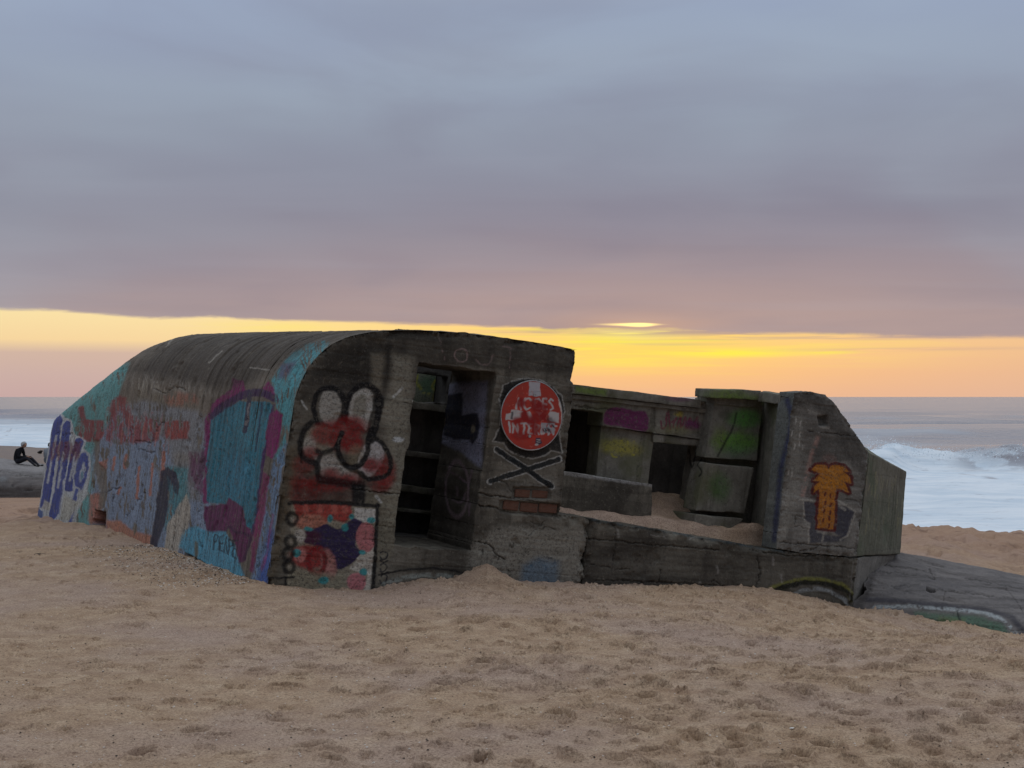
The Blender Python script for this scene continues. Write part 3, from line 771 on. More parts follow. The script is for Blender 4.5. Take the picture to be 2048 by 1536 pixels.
    p.dent([(184, 880), (196, 882), (196, 925), (212, 940), (214, 985), (208, 1015), (196, 1022), (198, 985), (188, 945)], 0.018, 3)
    # dark figure
    D = 'dark_figure_graffiti'
    p.poly([(333, 932), (375, 935), (378, 1000), (350, 1020), (330, 1060), (322, 1000)], (84, 150, 158), 0.85, 5, D, 0.6)
    p.poly([(324, 942), (335, 934), (348, 945), (357, 972), (357, 990), (348, 986), (340, 962), (336, 985), (334, 1020), (326, 1060), (314, 1094), (300, 1092), (309, 1040), (317, 985)], C['slate'], 0.96, 1.6, D)
    p.poly([(374, 986), (381, 1010), (380, 1040), (368, 1090), (352, 1112), (326, 1106), (336, 1045), (352, 1020)], (196, 186, 170), 0.92, 2.2, D, 0.85)
    for k in range(7): p.stroke([(336 + 4 * k, 955 + 6 * k), (340 + 3 * k, 1010 + 3 * k)], 2, (60, 110, 125), 0.5, 1.0, D)
    # teal figure with maroon outline
    T = 'teal_figure_graffiti'
    p.poly([(380, 905), (412, 900), (412, 985), (400, 990), (378, 960)], C['mar'], 0.75, 5, wear=0.55)
    p.poly([(407, 1008), (410, 840), (424, 806), (444, 792), (462, 776), (465, 757), (488, 762), (492, 790), (452, 812), (424, 836), (417, 1006)], C['plum'], 0.95, 1.8, T, 0.85)
    p.poly([(524, 776), (537, 764), (548, 775), (550, 800), (528, 796)], C['plum'], 0.95, 1.8, T, 0.85)
    p.poly([(420, 838), (436, 821), (478, 803), (540, 804), (547, 815), (538, 860), (526, 930), (516, 1010), (505, 1068), (490, 1046), (488, 1020), (470, 1003), (455, 997), (453, 1008), (415, 1006), (413, 930), (418, 870)], (66, 132, 152), 0.98, 1.2, T, 0.97)
    p.ell(475, 960, 34, 55, (76, 142, 172), 0.4, 14, 0, T); p.ell(500, 850, 30, 40, (96, 160, 176), 0.3, 12, 0, T)
    p.stroke([(424, 832), (452, 808), (490, 789), (522, 785), (550, 798)], 15, (72, 48, 88), 0.95, 2.2, T)
    p.stroke([(547, 812), (536, 870), (524, 940), (514, 1015), (504, 1070)], 6, (78, 46, 92), 0.95, 1.2, T)
    p.stroke([(500, 786), (494, 830), (489, 862)], 9, (66, 60, 82), 0.92, 1.4, T); p.stroke([(499, 806), (494, 835), (490, 850)], 3, (150, 145, 145), 0.8, 1, T)
    p.stroke([(524, 806), (519, 850), (512, 900)], 4, (62, 70, 100), 0.75, 1.4, T)
    for xs, xe in ((466, 454), (442, 438), (510, 498)): p.crack([(xs, 815), ((xs + xe) / 2, 900), (xe, 1000)], 1.2, 0.012, 0.6)
    p.poly([(542, 826), (556, 817), (563, 832), (561, 875), (548, 918), (534, 912), (531, 873)], C['plum'], 0.96, 1.8, T, 0.9)
    p.poly([(410, 1012), (449, 1008), (457, 996), (487, 1014), (490, 1045), (506, 1072), (490, 1122), (478, 1126), (469, 1088), (457, 1053), (446, 1064), (415, 1064), (408, 1034)], (110, 50, 92), 0.97, 1.5, T, 0.92)
    p.stroke([(412, 1064), (446, 1066), (458, 1052), (470, 1062), (500, 1075), (488, 1118)], 5, (70, 40, 72), 0.8, 2.0, T)
    p.poly([(527, 944), (540, 952), (530, 1040), (512, 1112), (512, 1150), (498, 1140), (505, 1075), (516, 1010)], (138, 58, 102), 0.92, 2.5, T, 0.7)
    # turquoise along the arris
    p.poly([(660, 684), (638, 709), (617, 733), (602, 762), (590, 788), (586, 823), (580, 858), (574, 890), (566, 925), (548, 918), (562, 880), (565, 830), (552, 812), (550, 788), (541, 758), (563, 729), (583, 705), (614, 687), (638, 682)], (92, 164, 174), 0.95, 3.0, wear=0.62)
    p.poly([(560, 728), (592, 722), (580, 748), (556, 758)], (96, 66, 104), 0.7, 5)
    p.poly([(576, 880), (566, 930), (556, 1010), (545, 1100), (535, 1178), (500, 1165), (512, 1120), (528, 1040), (540, 955), (550, 918)], (122, 150, 182), 0.9, 3, wear=0.7)
    p.poly([(548, 1060), (540, 1130), (534, 1182), (510, 1172), (524, 1120), (536, 1060)], (76, 106, 182), 0.92, 6)
    p.stroke([(545, 1030), (535, 1090), (522, 1140)], 6, (150, 64, 110), 0.7, 2.5, wear=0.6)
    p.poly([(360, 1095), (368, 1060), (392, 1052), (414, 1062), (450, 1065), (468, 1090), (480, 1130), (492, 1165), (440, 1145), (395, 1125)], (100, 172, 200), 0.95, 3, wear=0.88)
    p.stroke([(392, 1085), (393, 1118)], 7, (120, 108, 80), 0.8, 2)
    S = 'scrawl_graffiti'
    for pts in ([(426, 1100), (428, 1068), (436, 1070), (434, 1082), (427, 1084)], [(446, 1070), (439, 1072), (437, 1100), (445, 1102)], [(438, 1086), (444, 1086)], [(447, 1106), (452, 1074), (455, 1108)], [(457, 1110), (459, 1078), (466, 1082), (464, 1092), (458, 1093)], [(474, 1082), (467, 1084), (465, 1112), (473, 1116)], [(466, 1098), (472, 1098)]):
        p.stroke(pts, 2.4, (30, 44, 60), 0.9, 0.9, S, 0, False)
    # roof: dark weathering, pale scratches
    p.poly([(260, 740), (365, 668), (520, 662), (800, 655), (720, 668), (640, 690), (560, 728), (500, 768), (440, 780), (330, 760), (285, 750)], (50, 42, 34), 0.66, 16)
    for a_, b_ in (((418, 726), (443, 702)), ((330, 692), (352, 676)), ((500, 735), (540, 740))): p.stroke([a_, b_], 2.2, (190, 184, 172), 0.7, 0.8)
    for pts in ([(305, 778), (330, 786), (345, 772), (372, 780)], [(272, 882), (300, 885), (316, 850), (330, 840)], [(252, 1032), (276, 1000), (290, 980)], [(198, 985), (240, 975)], [(272, 885), (276, 900), (310, 905)], [(396, 1060), (404, 1120)], [(405, 990), (402, 1020), (395, 1030)], [(520, 1100), (516, 1140)], [(228, 990), (226, 1040)], [(346, 1020), (352, 1060), (344, 1100)]):
        p.crack(pts, 1.5, 0.018, 0.85)
    # two square drain openings at the foot
    for q in ([(189, 1021), (212, 1024), (210, 1056), (186, 1054)], [(372, 1106), (398, 1120), (412, 1130), (410, 1142), (372, 1130)]):
        p.dent(q, 0.30, 1.2); p.poly(q, (62, 52, 44), 0.9, 1.2)


# ---- generic wall plate in the front's plane (u, w) at depth v, extruded back
def wall_plate(name, outline, holes, v0, thick, h, mat, paint=None, parent=bunker, seed=1, boards='h', relief=1.0, nseg=6, edge=0.006, jamb=None, labels={}, lean=None, inset=0.0, fade=1.0, chips=0.0):
    ol = rough(outline, 0.045, edge, seed); hs = [rough(q, 0.045, edge, seed + 3) for q in holes]
    P, q = plate2d(ol, hs, h); u, w = P[:, 0], P[:, 1]; n = len(u)
    v = np.full(n, v0) if lean is None else v0 + lean(u, w)
    X, Y = bunker_px(u, v, w); p = Painter(X, Y, 1.2, seed + 20)
    if paint: paint(p)
    p.rgb *= fade  # darkens the paint evenly: shade of the front face plus age and dirt
    s = w if boards == 'h' else u; o_ = u if boards == 'h' else w
    bw = 0.16; bi = np.floor(s / bw + 0.3); fr = s / bw + 0.3 - bi
    d = relief * (0.006 * (_h(bi, bi * 0, seed) - 0.5) + 0.007 * fbm(u * 3, w * 3, seed + 1, 4) + 0.004 * fbm(o_ * 6, s * 40, seed + 2, 3) + 0.004 * fbm(u * 38, w * 38, seed + 4, 3))
    d -= relief * 0.004 * np.exp(-(np.minimum(fr, 1 - fr) / 0.04) ** 2) * (0.4 + fbm(u * 2, w * 2, seed + 5, 2))
    d -= relief * 0.016 * sstep(fbm(u * 4.2, w * 4.2, seed + 6, 4), 0.34, 0.58)
    if chips:
        near_, _ = seg_near(P, ol, np.roll(ol, -1, 0)); rim = np.exp(-(near_ / 0.045) ** 2)
        d -= chips * rim * sstep(fbm(u * 7, w * 7, seed + 12, 4), 0.02, 0.30); d -= 0.012 * rim * sstep(fbm(u * 22, w * 22, seed + 13, 3), 0.0, 0.3)
    v = v - d + p.dep
    V3 = np.stack([u, v, w], -1)
    be = boundary(q, n); bn = np.unique(be); m = len(bn); mp = np.full(n, -1); mp[bn] = np.arange(m)
    faces = [q]; prev = np.arange(n)[bn]; allV = [V3]; tot = n; cols = [(X, Y)]
    ring_q = []
    idx0 = bn
    for k in range(1, nseg + 1):
        f = k / nseg; nv = V3[bn].copy(); nv[:, 1] = nv[:, 1] * (1 - f) + (v0 + thick) * f
        if inset: nv[:, 0] += inset * (nv[:, 0] < 0.62); nv[:, 2] -= inset * ((nv[:, 2] > 1.72) & ~((nv[:, 0] > 1.05) & (nv[:, 0] < 2.0) & (nv[:, 2] < 2.2)))
        if f < 1: nv[:, 0] += 0.004 * fbm(nv[:, 1] * 25, nv[:, 2] * 25, seed + 8, 3); nv[:, 2] += 0.004 * fbm(nv[:, 1] * 25 + 9, nv[:, 0] * 25, seed + 9, 3)
        cur = np.arange(m) + tot; allV.append(nv); tot += m
        a, b_ = mp[be[:, 0]], mp[be[:, 1]]
        ring_q.append(np.stack([idx0[a], cur[a], cur[b_], idx0[b_]], -1)); idx0 = cur
    side = np.concatenate(ring_q)
    VA = np.concatenate(allV); pe = VA[n:]
    X2, Y2 = bunker_px(pe[:, 0], pe[:, 1], pe[:, 2]); p2 = Painter(X2, Y2, 1.0, seed + 30)
    if jamb: jamb(p2, pe)
    back = np.stack([q[:, 3], q[:, 2], q[:, 1], q[:, 0]], -1)
    # back face: the same outline, coarse
    from mathutils.geometry import tessellate_polygon
    loops = [[Vector((a, b_, 0)) for a, b_ in np.asarray(outline)]] + [[Vector((a, b_, 0)) for a, b_ in np.asarray(hh)] for hh in holes]
    tri = np.array(tessellate_polygon(loops)); flat = np.array([[c.x, v0 + thick, c.y] for l in loops for c in l])
    VA = np.concatenate([VA, flat]); tri = tri + tot
    nz = len(flat)
    p.rgb = np.concatenate([p.rgb, p2.rgb, np.zeros((nz, 3))]); p.a = np.concatenate([p.a, p2.a, np.zeros(nz)])
    p.part = np.concatenate([p.part, np.zeros(m * nseg + nz, np.int32)])
    return split_parts(name, VA, [q, side, tri], p, mat, parent, labels)


# ---- front wall with the doorway
DOOR = [(1.112, 0.428), (1.872, 0.432), (1.915, 2.051), (1.138, 2.053)]
front_out = [tuple(x) for x in SECT[1:]] + [(2.749, 0.823), (3.075, 0.80), (3.075, -0.75), (-0.03, -0.75)]


def front_paint(p):
    K = (22, 21, 24)
    # weathering: soot under the eaves, lighter render beside the door
    p.poly([(605, 770), (640, 712), (700, 672), (800, 655), (1160, 695), (1152, 760), (1000, 735), (840, 715), (790, 705), (780, 760), (760, 780), (640, 780), (605, 800)], (34, 31, 28), 0.55, 14)
    p.poly([(612, 765), (650, 715), (720, 690), (775, 700), (742, 770), (640, 775)], (24, 22, 20), 0.5, 16)
    p.poly([(742, 708), (772, 706), (768, 780), (744, 775)], (158, 150, 132), 0.5, 7)
    p.poly([(786, 708), (828, 715), (815, 900), (795, 1060), (768, 1060), (778, 900), (760, 800), (782, 790)], (166, 162, 146), 0.55, 10, wear=0.75)
    p.poly([(735, 985), (798, 992), (790, 1090), (760, 1170), (750, 1100), (730, 1005)], (150, 144, 124), 0.5, 6)
    p.poly([(578, 885), (600, 895), (585, 1010), (560, 1110), (545, 1175), (538, 1172), (560, 1000)], (112, 98, 76), 0.5, 8)
    p.stroke([(778, 690), (772, 740), (766, 800)], 12, (22, 20, 18), 0.6, 6)
    p.poly([(945, 1090), (1000, 1050), (1170, 1060), (1172, 1175), (940, 1170), (935, 1120)], (178, 174, 162), 0.55, 12, wear=0.7)
    p.poly([(1045, 1130), (1080, 1115), (1118, 1125), (1116, 1175), (1040, 1175)], (76, 124, 160), 0.5, 10, 'blue_patch_graffiti')
    p.poly([(985, 985), (1110, 940), (1122, 1000), (990, 1010)], (140, 136, 128), 0.35, 8)
    # --- the hand
    H = 'hand_graffiti'
    p.poly([(640, 775), (700, 765), (760, 790), (755, 880), (690, 850), (640, 860)], (40, 38, 38), 0.7, 6, H)
    p.ell(660, 815, 22, 36, (178, 175, 167), 0.92, 2, 0, H, 0.8)
    p.poly([(698, 808), (706, 788), (720, 779), (736, 778), (746, 790), (746, 808), (740, 833), (732, 860), (720, 848), (700, 840), (692, 832)], (188, 185, 178), 0.95, 2, H, 0.85, True)
    p.poly([(708, 800), (722, 786), (733, 792), (732, 826), (716, 838), (704, 828)], (120, 116, 98), 0.6, 4, H)
    p.stroke([(640, 858), (628, 820), (634, 789), (650, 777), (671, 778), (685, 793), (690, 815), (688, 842)], 11, K, 0.97, 2.0, H)
    p.stroke([(690, 842), (694, 806), (707, 781), (728, 770), (748, 777), (761, 800), (757, 832), (746, 868), (738, 902)], 12, K, 0.97, 2.0, H)
    p.stroke([(757, 800), (754, 838), (742, 880)], 11, K, 0.97, 2.0, H)
    p.ell(645, 878, 36, 28, (150, 143, 126), 0.92, 2, 0, H, 0.75); p.ell(619, 890, 13, 19, (178, 172, 162), 0.9, 2, 0.2, H)
    p.poly([(618, 905), (644, 912), (668, 908), (680, 930), (702, 944), (718, 950), (716, 966), (642, 954), (640, 930)], (178, 172, 164), 0.94, 2, H, 0.8)
    p.ell(742, 917, 24, 38, (196, 192, 192), 0.96, 2, 0.35, H, 0.9)
    # red spray over it
    for x, y, rx, ry, al in ((652, 868, 30, 22, .75), (700, 852, 34, 20, .8), (676, 880, 18, 22, .7), (705, 886, 22, 22, .9), (622, 905, 18, 12, .7), (606, 930, 22, 18, .5), (742, 930, 18, 14, .9), (772, 945, 20, 34, .75), (660, 946, 16, 10, .8), (695, 956, 26, 9, .8),
                             (596, 962, 16, 16, .4), (652, 968, 60, 16, .75), (610, 990, 30, 22, .55), (760, 965, 22, 20, .5), (660, 850, 14, 10, .5)):
        p.ell(x, y, rx, ry, (142, 34, 36), al, 7, 0, H)
    p.ell(714, 912, 18, 22, (150, 140, 116), 0.5, 6, 0, H)
    p.stroke([(684, 866), (676, 890), (681, 916), (700, 934), (722, 929), (735, 906), (737, 882), (742, 860)], 11, K, 0.97, 1.8, H)
    p.stroke([(626, 842), (610, 858), (602, 880), (601, 900), (610, 918), (630, 926)], 12, K, 0.9, 2.6, H); p.stroke([(634, 902), (650, 904), (668, 898), (676, 886)], 9, K, 0.9, 2.4, H)
    p.stroke([(738, 886), (754, 879), (770, 895), (781, 922), (774, 950), (740, 958), (722, 946)], 10, K, 0.95, 2, H)
    p.stroke([(640, 912), (634, 935), (636, 956)], 10, K, 0.9, 2.4, H)
    p.poly([(632, 948), (732, 964), (731, 980), (634, 968)], (48, 14, 18), 0.92, 4, H)
    p.poly([(702, 966), (732, 970), (730, 1008), (704, 1004)], K, 0.94, 3, H)
    p.poly([(590, 972), (702, 985), (702, 1004), (588, 1002)], (88, 40, 36), 0.55, 8, H)
    # --- the framed painting under it
    B = 'framed_graffiti'
    p.poly([(584, 1008), (752, 1014), (746, 1182), (574, 1182)], (166, 158, 140), 0.92, 2, B, 0.8)
    p.poly([(586, 1006), (702, 1010), (704, 1030), (690, 1046), (668, 1040), (650, 1046), (640, 1030), (594, 1034)], (176, 62, 56), 0.92, 3, B)
    p.ell(622, 1044, 32, 16, (194, 124, 104), 0.9, 4, 0, B)
    for x in (612, 640, 668, 690): p.ell(x, 1018, 7, 10, (204, 116, 104), 0.7, 3, 0, B)
    p.poly([(612, 1064), (636, 1054), (654, 1049), (677, 1058), (694, 1046), (709, 1036), (730, 1048), (719, 1068), (711, 1087), (721, 1104), (709, 1122), (690, 1135), (673, 1137), (666, 1116), (647, 1098), (626, 1089), (608, 1084)], (52, 40, 84), 0.97, 1.6, B, 0, True)
    p.ell(622, 1074, 20, 14, (92, 30, 44), 0.6, 6, 0, B)
    p.poly([(709, 1016), (753, 1018), (752, 1045), (730, 1047), (710, 1036)], (222, 220, 214), 0.95, 1.6, B, 0.92)
    p.poly([(748, 1082), (745, 1182), (726, 1182), (736, 1150), (700, 1137), (722, 1106)], (216, 210, 198), 0.95, 2, B, 0.88)
    p.ell(732, 1074, 20, 30, (206, 128, 132), 0.96, 1.6, 0, B, 0.9); p.ell(713, 1164, 19, 19, (208, 132, 140), 0.94, 2, 0, B, 0.9)
    p.ell(618, 1114, 38, 24, (158, 48, 50), 0.92, 5, 0.1, B); p.ell(600, 1110, 13, 15, (202, 130, 124), 0.9, 2.5, 0, B); p.ell(658, 1128, 15, 31, (196, 130, 126), 0.85, 3, -0.2, B)
    p.ell(634, 1122, 17, 25, (138, 36, 40), 0.9, 2.4, 0, B, 0, 9); p.ell(600, 1072, 12, 12, (196, 190, 180), 0.9, 3, 0, B)
    p.poly([(580, 1140), (690, 1150), (690, 1182), (574, 1182)], (160, 154, 132), 0.7, 8, B)
    for x, y, rx, ry in ((660, 1037, 6, 8), (703, 1033, 6, 5), (690, 1055, 7, 8), (742, 1040, 8, 6), (617, 1058, 9, 5), (593, 1106, 8, 8), (647, 1161, 11, 8), (727, 1144, 8, 8), (724, 1105, 7, 5)): p.ell(x, y, rx, ry, (64, 158, 164), 0.95, 1.6, 0, B)
    p.stroke([(580, 1006), (660, 1004), (757, 1012)], 8, K, 0.92, 1.8, B, 0, False); p.stroke([(755, 1010), (751, 1100), (746, 1185)], 8, K, 0.97, 1.6, B, 0, False)
    N = 'letter_column_graffiti'
    for x, y in ((585, 1038), (581, 1083), (576, 1108), (578, 1133)): p.ell(x, y, 10, 11, K, 0.85, 2.4, 0, N, 0, 8); p.ell(x + 1, y + 1, 3, 3, (170, 160, 150), 0.6, 1.5, 0, N)
    p.stroke([(530, 1157), (588, 1154)], 5, K, 0.92, 1.4, N); p.stroke([(572, 1155), (571, 1178)], 5, K, 0.92, 1.4, N)
    for y in (1112, 1135, 1158):
        p.stroke([(761, y - 5), (767, y - 9), (774, y - 4), (772, y + 4), (764, y + 7), (760, y + 2)], 3, (30, 32, 44), 0.92, 1.0, N); p.stroke([(760, y + 8), (768, y + 12), (776, y + 9)], 3, (30, 32, 44), 0.9, 1.0, N)
    G = 'arc_graffiti'
    p.stroke([(768, 1168), (810, 1155), (850, 1150), (905, 1154), (935, 1160)], 9, (176, 184, 178), 0.6, 2.2, G, 0.6); p.stroke([(757, 1150), (800, 1142), (850, 1137), (895, 1140), (945, 1150)], 4.5, K, 0.9, 1.4, G)
    # pale marks
    for pts, wd in (([(788, 794), (806, 776)], 5), ([(752, 992), (762, 1004)], 6), ([(604, 802), (614, 818)], 4), ([(826, 802), (828, 806)], 3)): p.stroke(pts, wd, (206, 208, 204), 0.8, 1.4)
    p.ell(797, 879, 11, 5, (208, 214, 216), 0.92, 1.4, 0.08)
    # chalk scrawl over the lintel
    Y = 'chalk_scrawl'
    for pts in ([(879, 676), (884, 700), (890, 720)], [(953, 710), (954, 722), (966, 729), (980, 726), (985, 710)], [(1006, 692), (1027, 697)], [(1021, 698), (1020, 735)]): p.stroke(pts, 3.2, (166, 142, 140), 0.42, 1.2, Y, 0.5)
    p.ell(922, 711, 13, 13, (176, 150, 148), 0.55, 1.2, 0, Y, 0, 3)
    # --- skull outline and crossed bones round the sign
    S = 'skull_graffiti'
    sk = [(986, 882), (998, 856), (1003, 822), (999, 797), (1007, 770), (1026, 761), (1058, 757), (1083, 761), (1106, 774), (1124, 791), (1130, 822), (1123, 852), (1118, 868), (1126, 907), (1103, 901), (1090, 911), (1066, 917), (1038, 912), (1015, 899), (1007, 886)]
    p.poly(sk, (26, 26, 28), 0.88, 1.6, S); p.ell(1066, 830, 60, 66, (120, 112, 94), 0.45, 5, 0, S)
    p.stroke(sk + [sk[0]], 3.0, (186, 184, 178), 0.75, 1.0, S, 0.6, False)
    for a_, b_ in (((994, 899), (1102, 972)), ((980, 963), (1119, 918))):
        d = nrm(np.array(b_, float) - np.array(a_)); a2 = np.array(a_) + d * 2; p.stroke([a_, b_], 14, (196, 196, 192), 0.85, 1.0, S, 0.65); p.stroke([a2, np.array(b_) - d * 2], 10, (24, 30, 34), 0.97, 1.0, S)
    p.stroke([(994, 899), (1102, 972)], 10, (24, 30, 34), 0.97, 1.0, S)
    # cracks and casting joints
    for pts, wd in (([(700, 978), (735, 981), (760, 986), (802, 990)], 1.7), ([(735, 1048), (795, 1055)], 1.0), ([(730, 1078), (790, 1088)], 1.0), ([(745, 1050), (747, 1090)], 1.0), ([(950, 983), (975, 990), (1000, 993), (1060, 1001), (1120, 1009)], 1.8), ([(960, 1012), (985, 1014), (1020, 1024), (1070, 1030), (1112, 1033)], 2.2),
                    ([(948, 1083), (980, 1088), (992, 1108), (1010, 1120)], 1.7), ([(1062, 1042), (1078, 1052), (1110, 1058)], 1.4), ([(1090, 1040), (1072, 1060), (1052, 1078)], 1.4), ([(1174, 1078), (1172, 1110), (1168, 1165)], 2.2), ([(1192, 1048), (1190, 1062), (1184, 1076)], 1.8),
                    ([(756, 798), (790, 803), (825, 808)], 1.0), ([(600, 885), (604, 900), (603, 925)], 1.6), ([(562, 1100), (556, 1120), (540, 1122)], 1.4), ([(700, 1180), (716, 1160), (735, 1165)], 1.0), ([(1000, 960), (1016, 970), (1024, 985)], 1.4)):
        p.crack(pts, wd, 0.022 if wd > 1.5 else 0.010, 0.8)
    p.dent([(1022, 1082), (1032, 1075), (1040, 1088), (1030, 1092)], 0.02, 3)
    for q in ([(1026, 975), (1100, 974), (1100, 998), (1026, 998)], [(1000, 1000), (1120, 1008), (1118, 1034), (1000, 1026)]): p.dent(q, 0.035, 2.0)


def jamb_paint(p, P):
    p.lim = (P[:, 0] > 1.75) & (P[:, 2] > 0.6)
    p.poly([(920, 765), (975, 762), (968, 860), (962, 935), (945, 925), (925, 905), (880, 885), (890, 770)], (150, 152, 176), 0.9, 5)
    p.poly([(888, 790), (925, 785), (925, 830), (955, 825), (960, 850), (955, 875), (944, 890), (938, 880), (910, 880), (886, 870)], (20, 20, 40), 0.95, 3)
    p.ell(946, 858, 4, 8, (150, 140, 120), 0.8, 1.5)
    p.ell(914, 978, 23, 55, (140, 122, 130), 0.85, 1.5, 0.0, None, 0, 4)
    for pts in ([(900, 945), (915, 950)], [(920, 955), (932, 965)], [(914, 975), (915, 990)], [(905, 1000), (922, 1005), (932, 985)], [(944, 940), (938, 965)], [(940, 1005), (938, 1030)]): p.stroke(pts, 4, (130, 110, 122), 0.7, 1.5)
    p.lim = np.ones(len(P), bool)


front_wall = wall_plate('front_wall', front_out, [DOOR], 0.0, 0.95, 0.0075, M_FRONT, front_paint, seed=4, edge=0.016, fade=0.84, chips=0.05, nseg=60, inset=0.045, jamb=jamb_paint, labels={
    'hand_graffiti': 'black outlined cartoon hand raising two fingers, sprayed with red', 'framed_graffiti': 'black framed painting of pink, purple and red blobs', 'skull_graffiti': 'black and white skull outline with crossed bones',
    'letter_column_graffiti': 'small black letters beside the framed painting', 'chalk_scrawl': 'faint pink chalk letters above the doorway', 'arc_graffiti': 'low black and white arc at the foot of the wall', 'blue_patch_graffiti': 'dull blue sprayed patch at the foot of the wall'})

# brick courses showing where the render has come off
bm_cache = {}


def brick(u0, u1, w0, w1, v0, v1, tilt):
    bm = bmesh.new(); bmesh.ops.create_cube(bm, size=1.0); bmesh.ops.bevel(bm, geom=bm.edges[:], offset=0.06, segments=1, affect='EDGES')
    me = bpy.data.meshes.new('brick'); bm.to_mesh(me); bm.free(); me.materials.append(M_BRICK)
    o = bpy.data.objects.new('brick', me); COL.objects.link(o); o.parent = front_wall
    o.location = ((u0 + u1) / 2, (v0 + v1) / 2, (w0 + w1) / 2); o.scale = (u1 - u0, v1 - v0, w1 - w0); o.rotation_euler = (0, tilt, random.uniform(-.05, .05)); return o


for (xa, ya, xb, yb, hh, n) in ((1031, 987, 1099, 990, 18, 2), (1004, 1010, 1117, 1019, 20, 3)):
    ua, wa = uw(xa, ya); ub, wb = uw(xb, yb); hb = hh * 13.9 / 3000
    for i in range(n):
        j = 0.004 * random.random(); a_ = ua + (ub - ua) * (i + random.uniform(0, .12)) / n + 0.003; b_ = ua + (ub - ua) * (i + 1 - random.uniform(0, .12)) / n - 0.003; wc = wa + (wb - wa) * (i + 0.5) / n
        brick(a_, b_, wc - hb / 2 * random.uniform(.8, 1.05), wc + hb / 2 * random.uniform(.75, 1.05), 0.016 + random.random() * 0.012, 0.09, random.uniform(-0.035, 0.035))

shell()

# right flank, floor and inner rooms of the vaulted part


def hexa(name, bot, top, mat, h=0.012, parent=bunker, paint=None, amp=1.0, seed=70, bevel=0.006, frame=True):
    """block with eight surveyed corners (bottom four, top four, same order); faces carry wear"""
    c = [np.array(q, float) for q in list(bot) + list(top)]
    quads = [(0, 1, 5, 4), (1, 2, 6, 5), (2, 3, 7, 6), (3, 0, 4, 7), (4, 5, 6, 7), (3, 2, 1, 0)]
    cen = sum(c) / 8; Vs = []; Fs = []; tot = 0
    for (a, b_, d_, e_) in quads:
        L1 = max(np.linalg.norm(c[b_] - c[a]), np.linalg.norm(c[d_] - c[e_])); L2 = max(np.linalg.norm(c[e_] - c[a]), np.linalg.norm(c[d_] - c[b_]))
        n1 = int(np.clip(L1 / h, 2, 160)); n2 = int(np.clip(L2 / h, 2, 160)); s = np.linspace(0, 1, n1 + 1)[None, :, None]; t = np.linspace(0, 1, n2 + 1)[:, None, None]
        P = (c[a] * (1 - s) + c[b_] * s) * (1 - t) + (c[e_] * (1 - s) + c[d_] * s) * t
        nn = np.cross(c[b_] - c[a], c[e_] - c[a]); nn = nn / (np.linalg.norm(nn) + 1e-9)
        if nn @ (cen - c[a]) > 0: nn = -nn
        # worn arrises: pull the rim towards the middle
        ed = np.minimum(np.minimum(s, 1 - s) * L1, np.minimum(t, 1 - t) * L2); pull = bevel * np.exp(-(ed / max(bevel, 1e-4)) ** 1.0)
        P = P.reshape(-1, 3); ed = (np.zeros((n2 + 1, n1 + 1, 1)) + pull).reshape(-1, 1)
        chip = 0.5 + 1.4 * np.clip(fbm(P[:, 0] * 14 + P[:, 1] * 9, P[:, 2] * 14 - P[:, 1] * 5, seed, 3) + 0.3, 0, 1)[:, None]
        P = P + (cen - P) / (np.linalg.norm(cen - P, axis=1, keepdims=True) + 1e-9) * ed * chip
        dv = np.stack([fbm(P[:, 1] * 5 + 3, P[:, 2] * 5 + P[:, 0] * 2, seed + 1, 4), fbm(P[:, 0] * 5, P[:, 2] * 5 + P[:, 1] * 2, seed + 2, 4), fbm(P[:, 0] * 5 + 7, P[:, 1] * 5 + P[:, 2] * 2, seed + 3, 4)], -1)
        P = P + dv * 0.010 * amp
        Vs.append(P); f = grid_faces(n2 + 1, n1 + 1)
        if np.cross(c[b_] - c[a], c[e_] - c[a]) @ (cen - c[a]) > 0: f = f[:, ::-1]
        Fs.append(f + tot); tot += len(P)
    V = np.concatenate(Vs); Fc = np.concatenate(Fs)
    X, Y = survey(b2w(V[:, 0], V[:, 1], V[:, 2])) if frame else survey(V)
    p = Painter(X, Y, 1.0, seed + 5)
    if paint: paint(p)
    return mesh_np(name, V, [Fc], mat, p.attrs(), True, parent)


def box(name, u0, u1, v0, v1, w0, w1, mat, **k):
    return hexa(name, [(u0, v0, w0), (u1, v0, w0), (u1, v1, w0), (u0, v1, w0)], [(u0, v0, w1), (u1, v0, w1), (u1, v1, w1), (u0, v1, w1)], mat, **k)


def slab_px(name, quad, v0, v1, mat, **k):
    """block whose front face is the surveyed quad (bottom-left, bottom-right, top-right, top-left) at depth v0"""
    (a, b_, c_, d_) = uws(quad, v0)
    B = [(a[0], v0, a[1]), (b_[0], v0, b_[1]), (b_[0], v1, b_[1]), (a[0], v1, a[1])]; T = [(d_[0], v0, d_[1]), (c_[0], v0, c_[1]), (c_[0], v1, c_[1]), (d_[0], v1, d_[1])]
    return hexa(name, B, T, mat, **k)


# ---- rooms behind the doorway
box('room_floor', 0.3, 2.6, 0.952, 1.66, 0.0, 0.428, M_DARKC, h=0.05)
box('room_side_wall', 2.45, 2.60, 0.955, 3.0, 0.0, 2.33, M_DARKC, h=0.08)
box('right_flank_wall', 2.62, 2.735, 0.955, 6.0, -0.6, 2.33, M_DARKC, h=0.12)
VB = 1.62
win = uws([(820, 806), (892, 806), (897, 754), (826, 744)], VB)


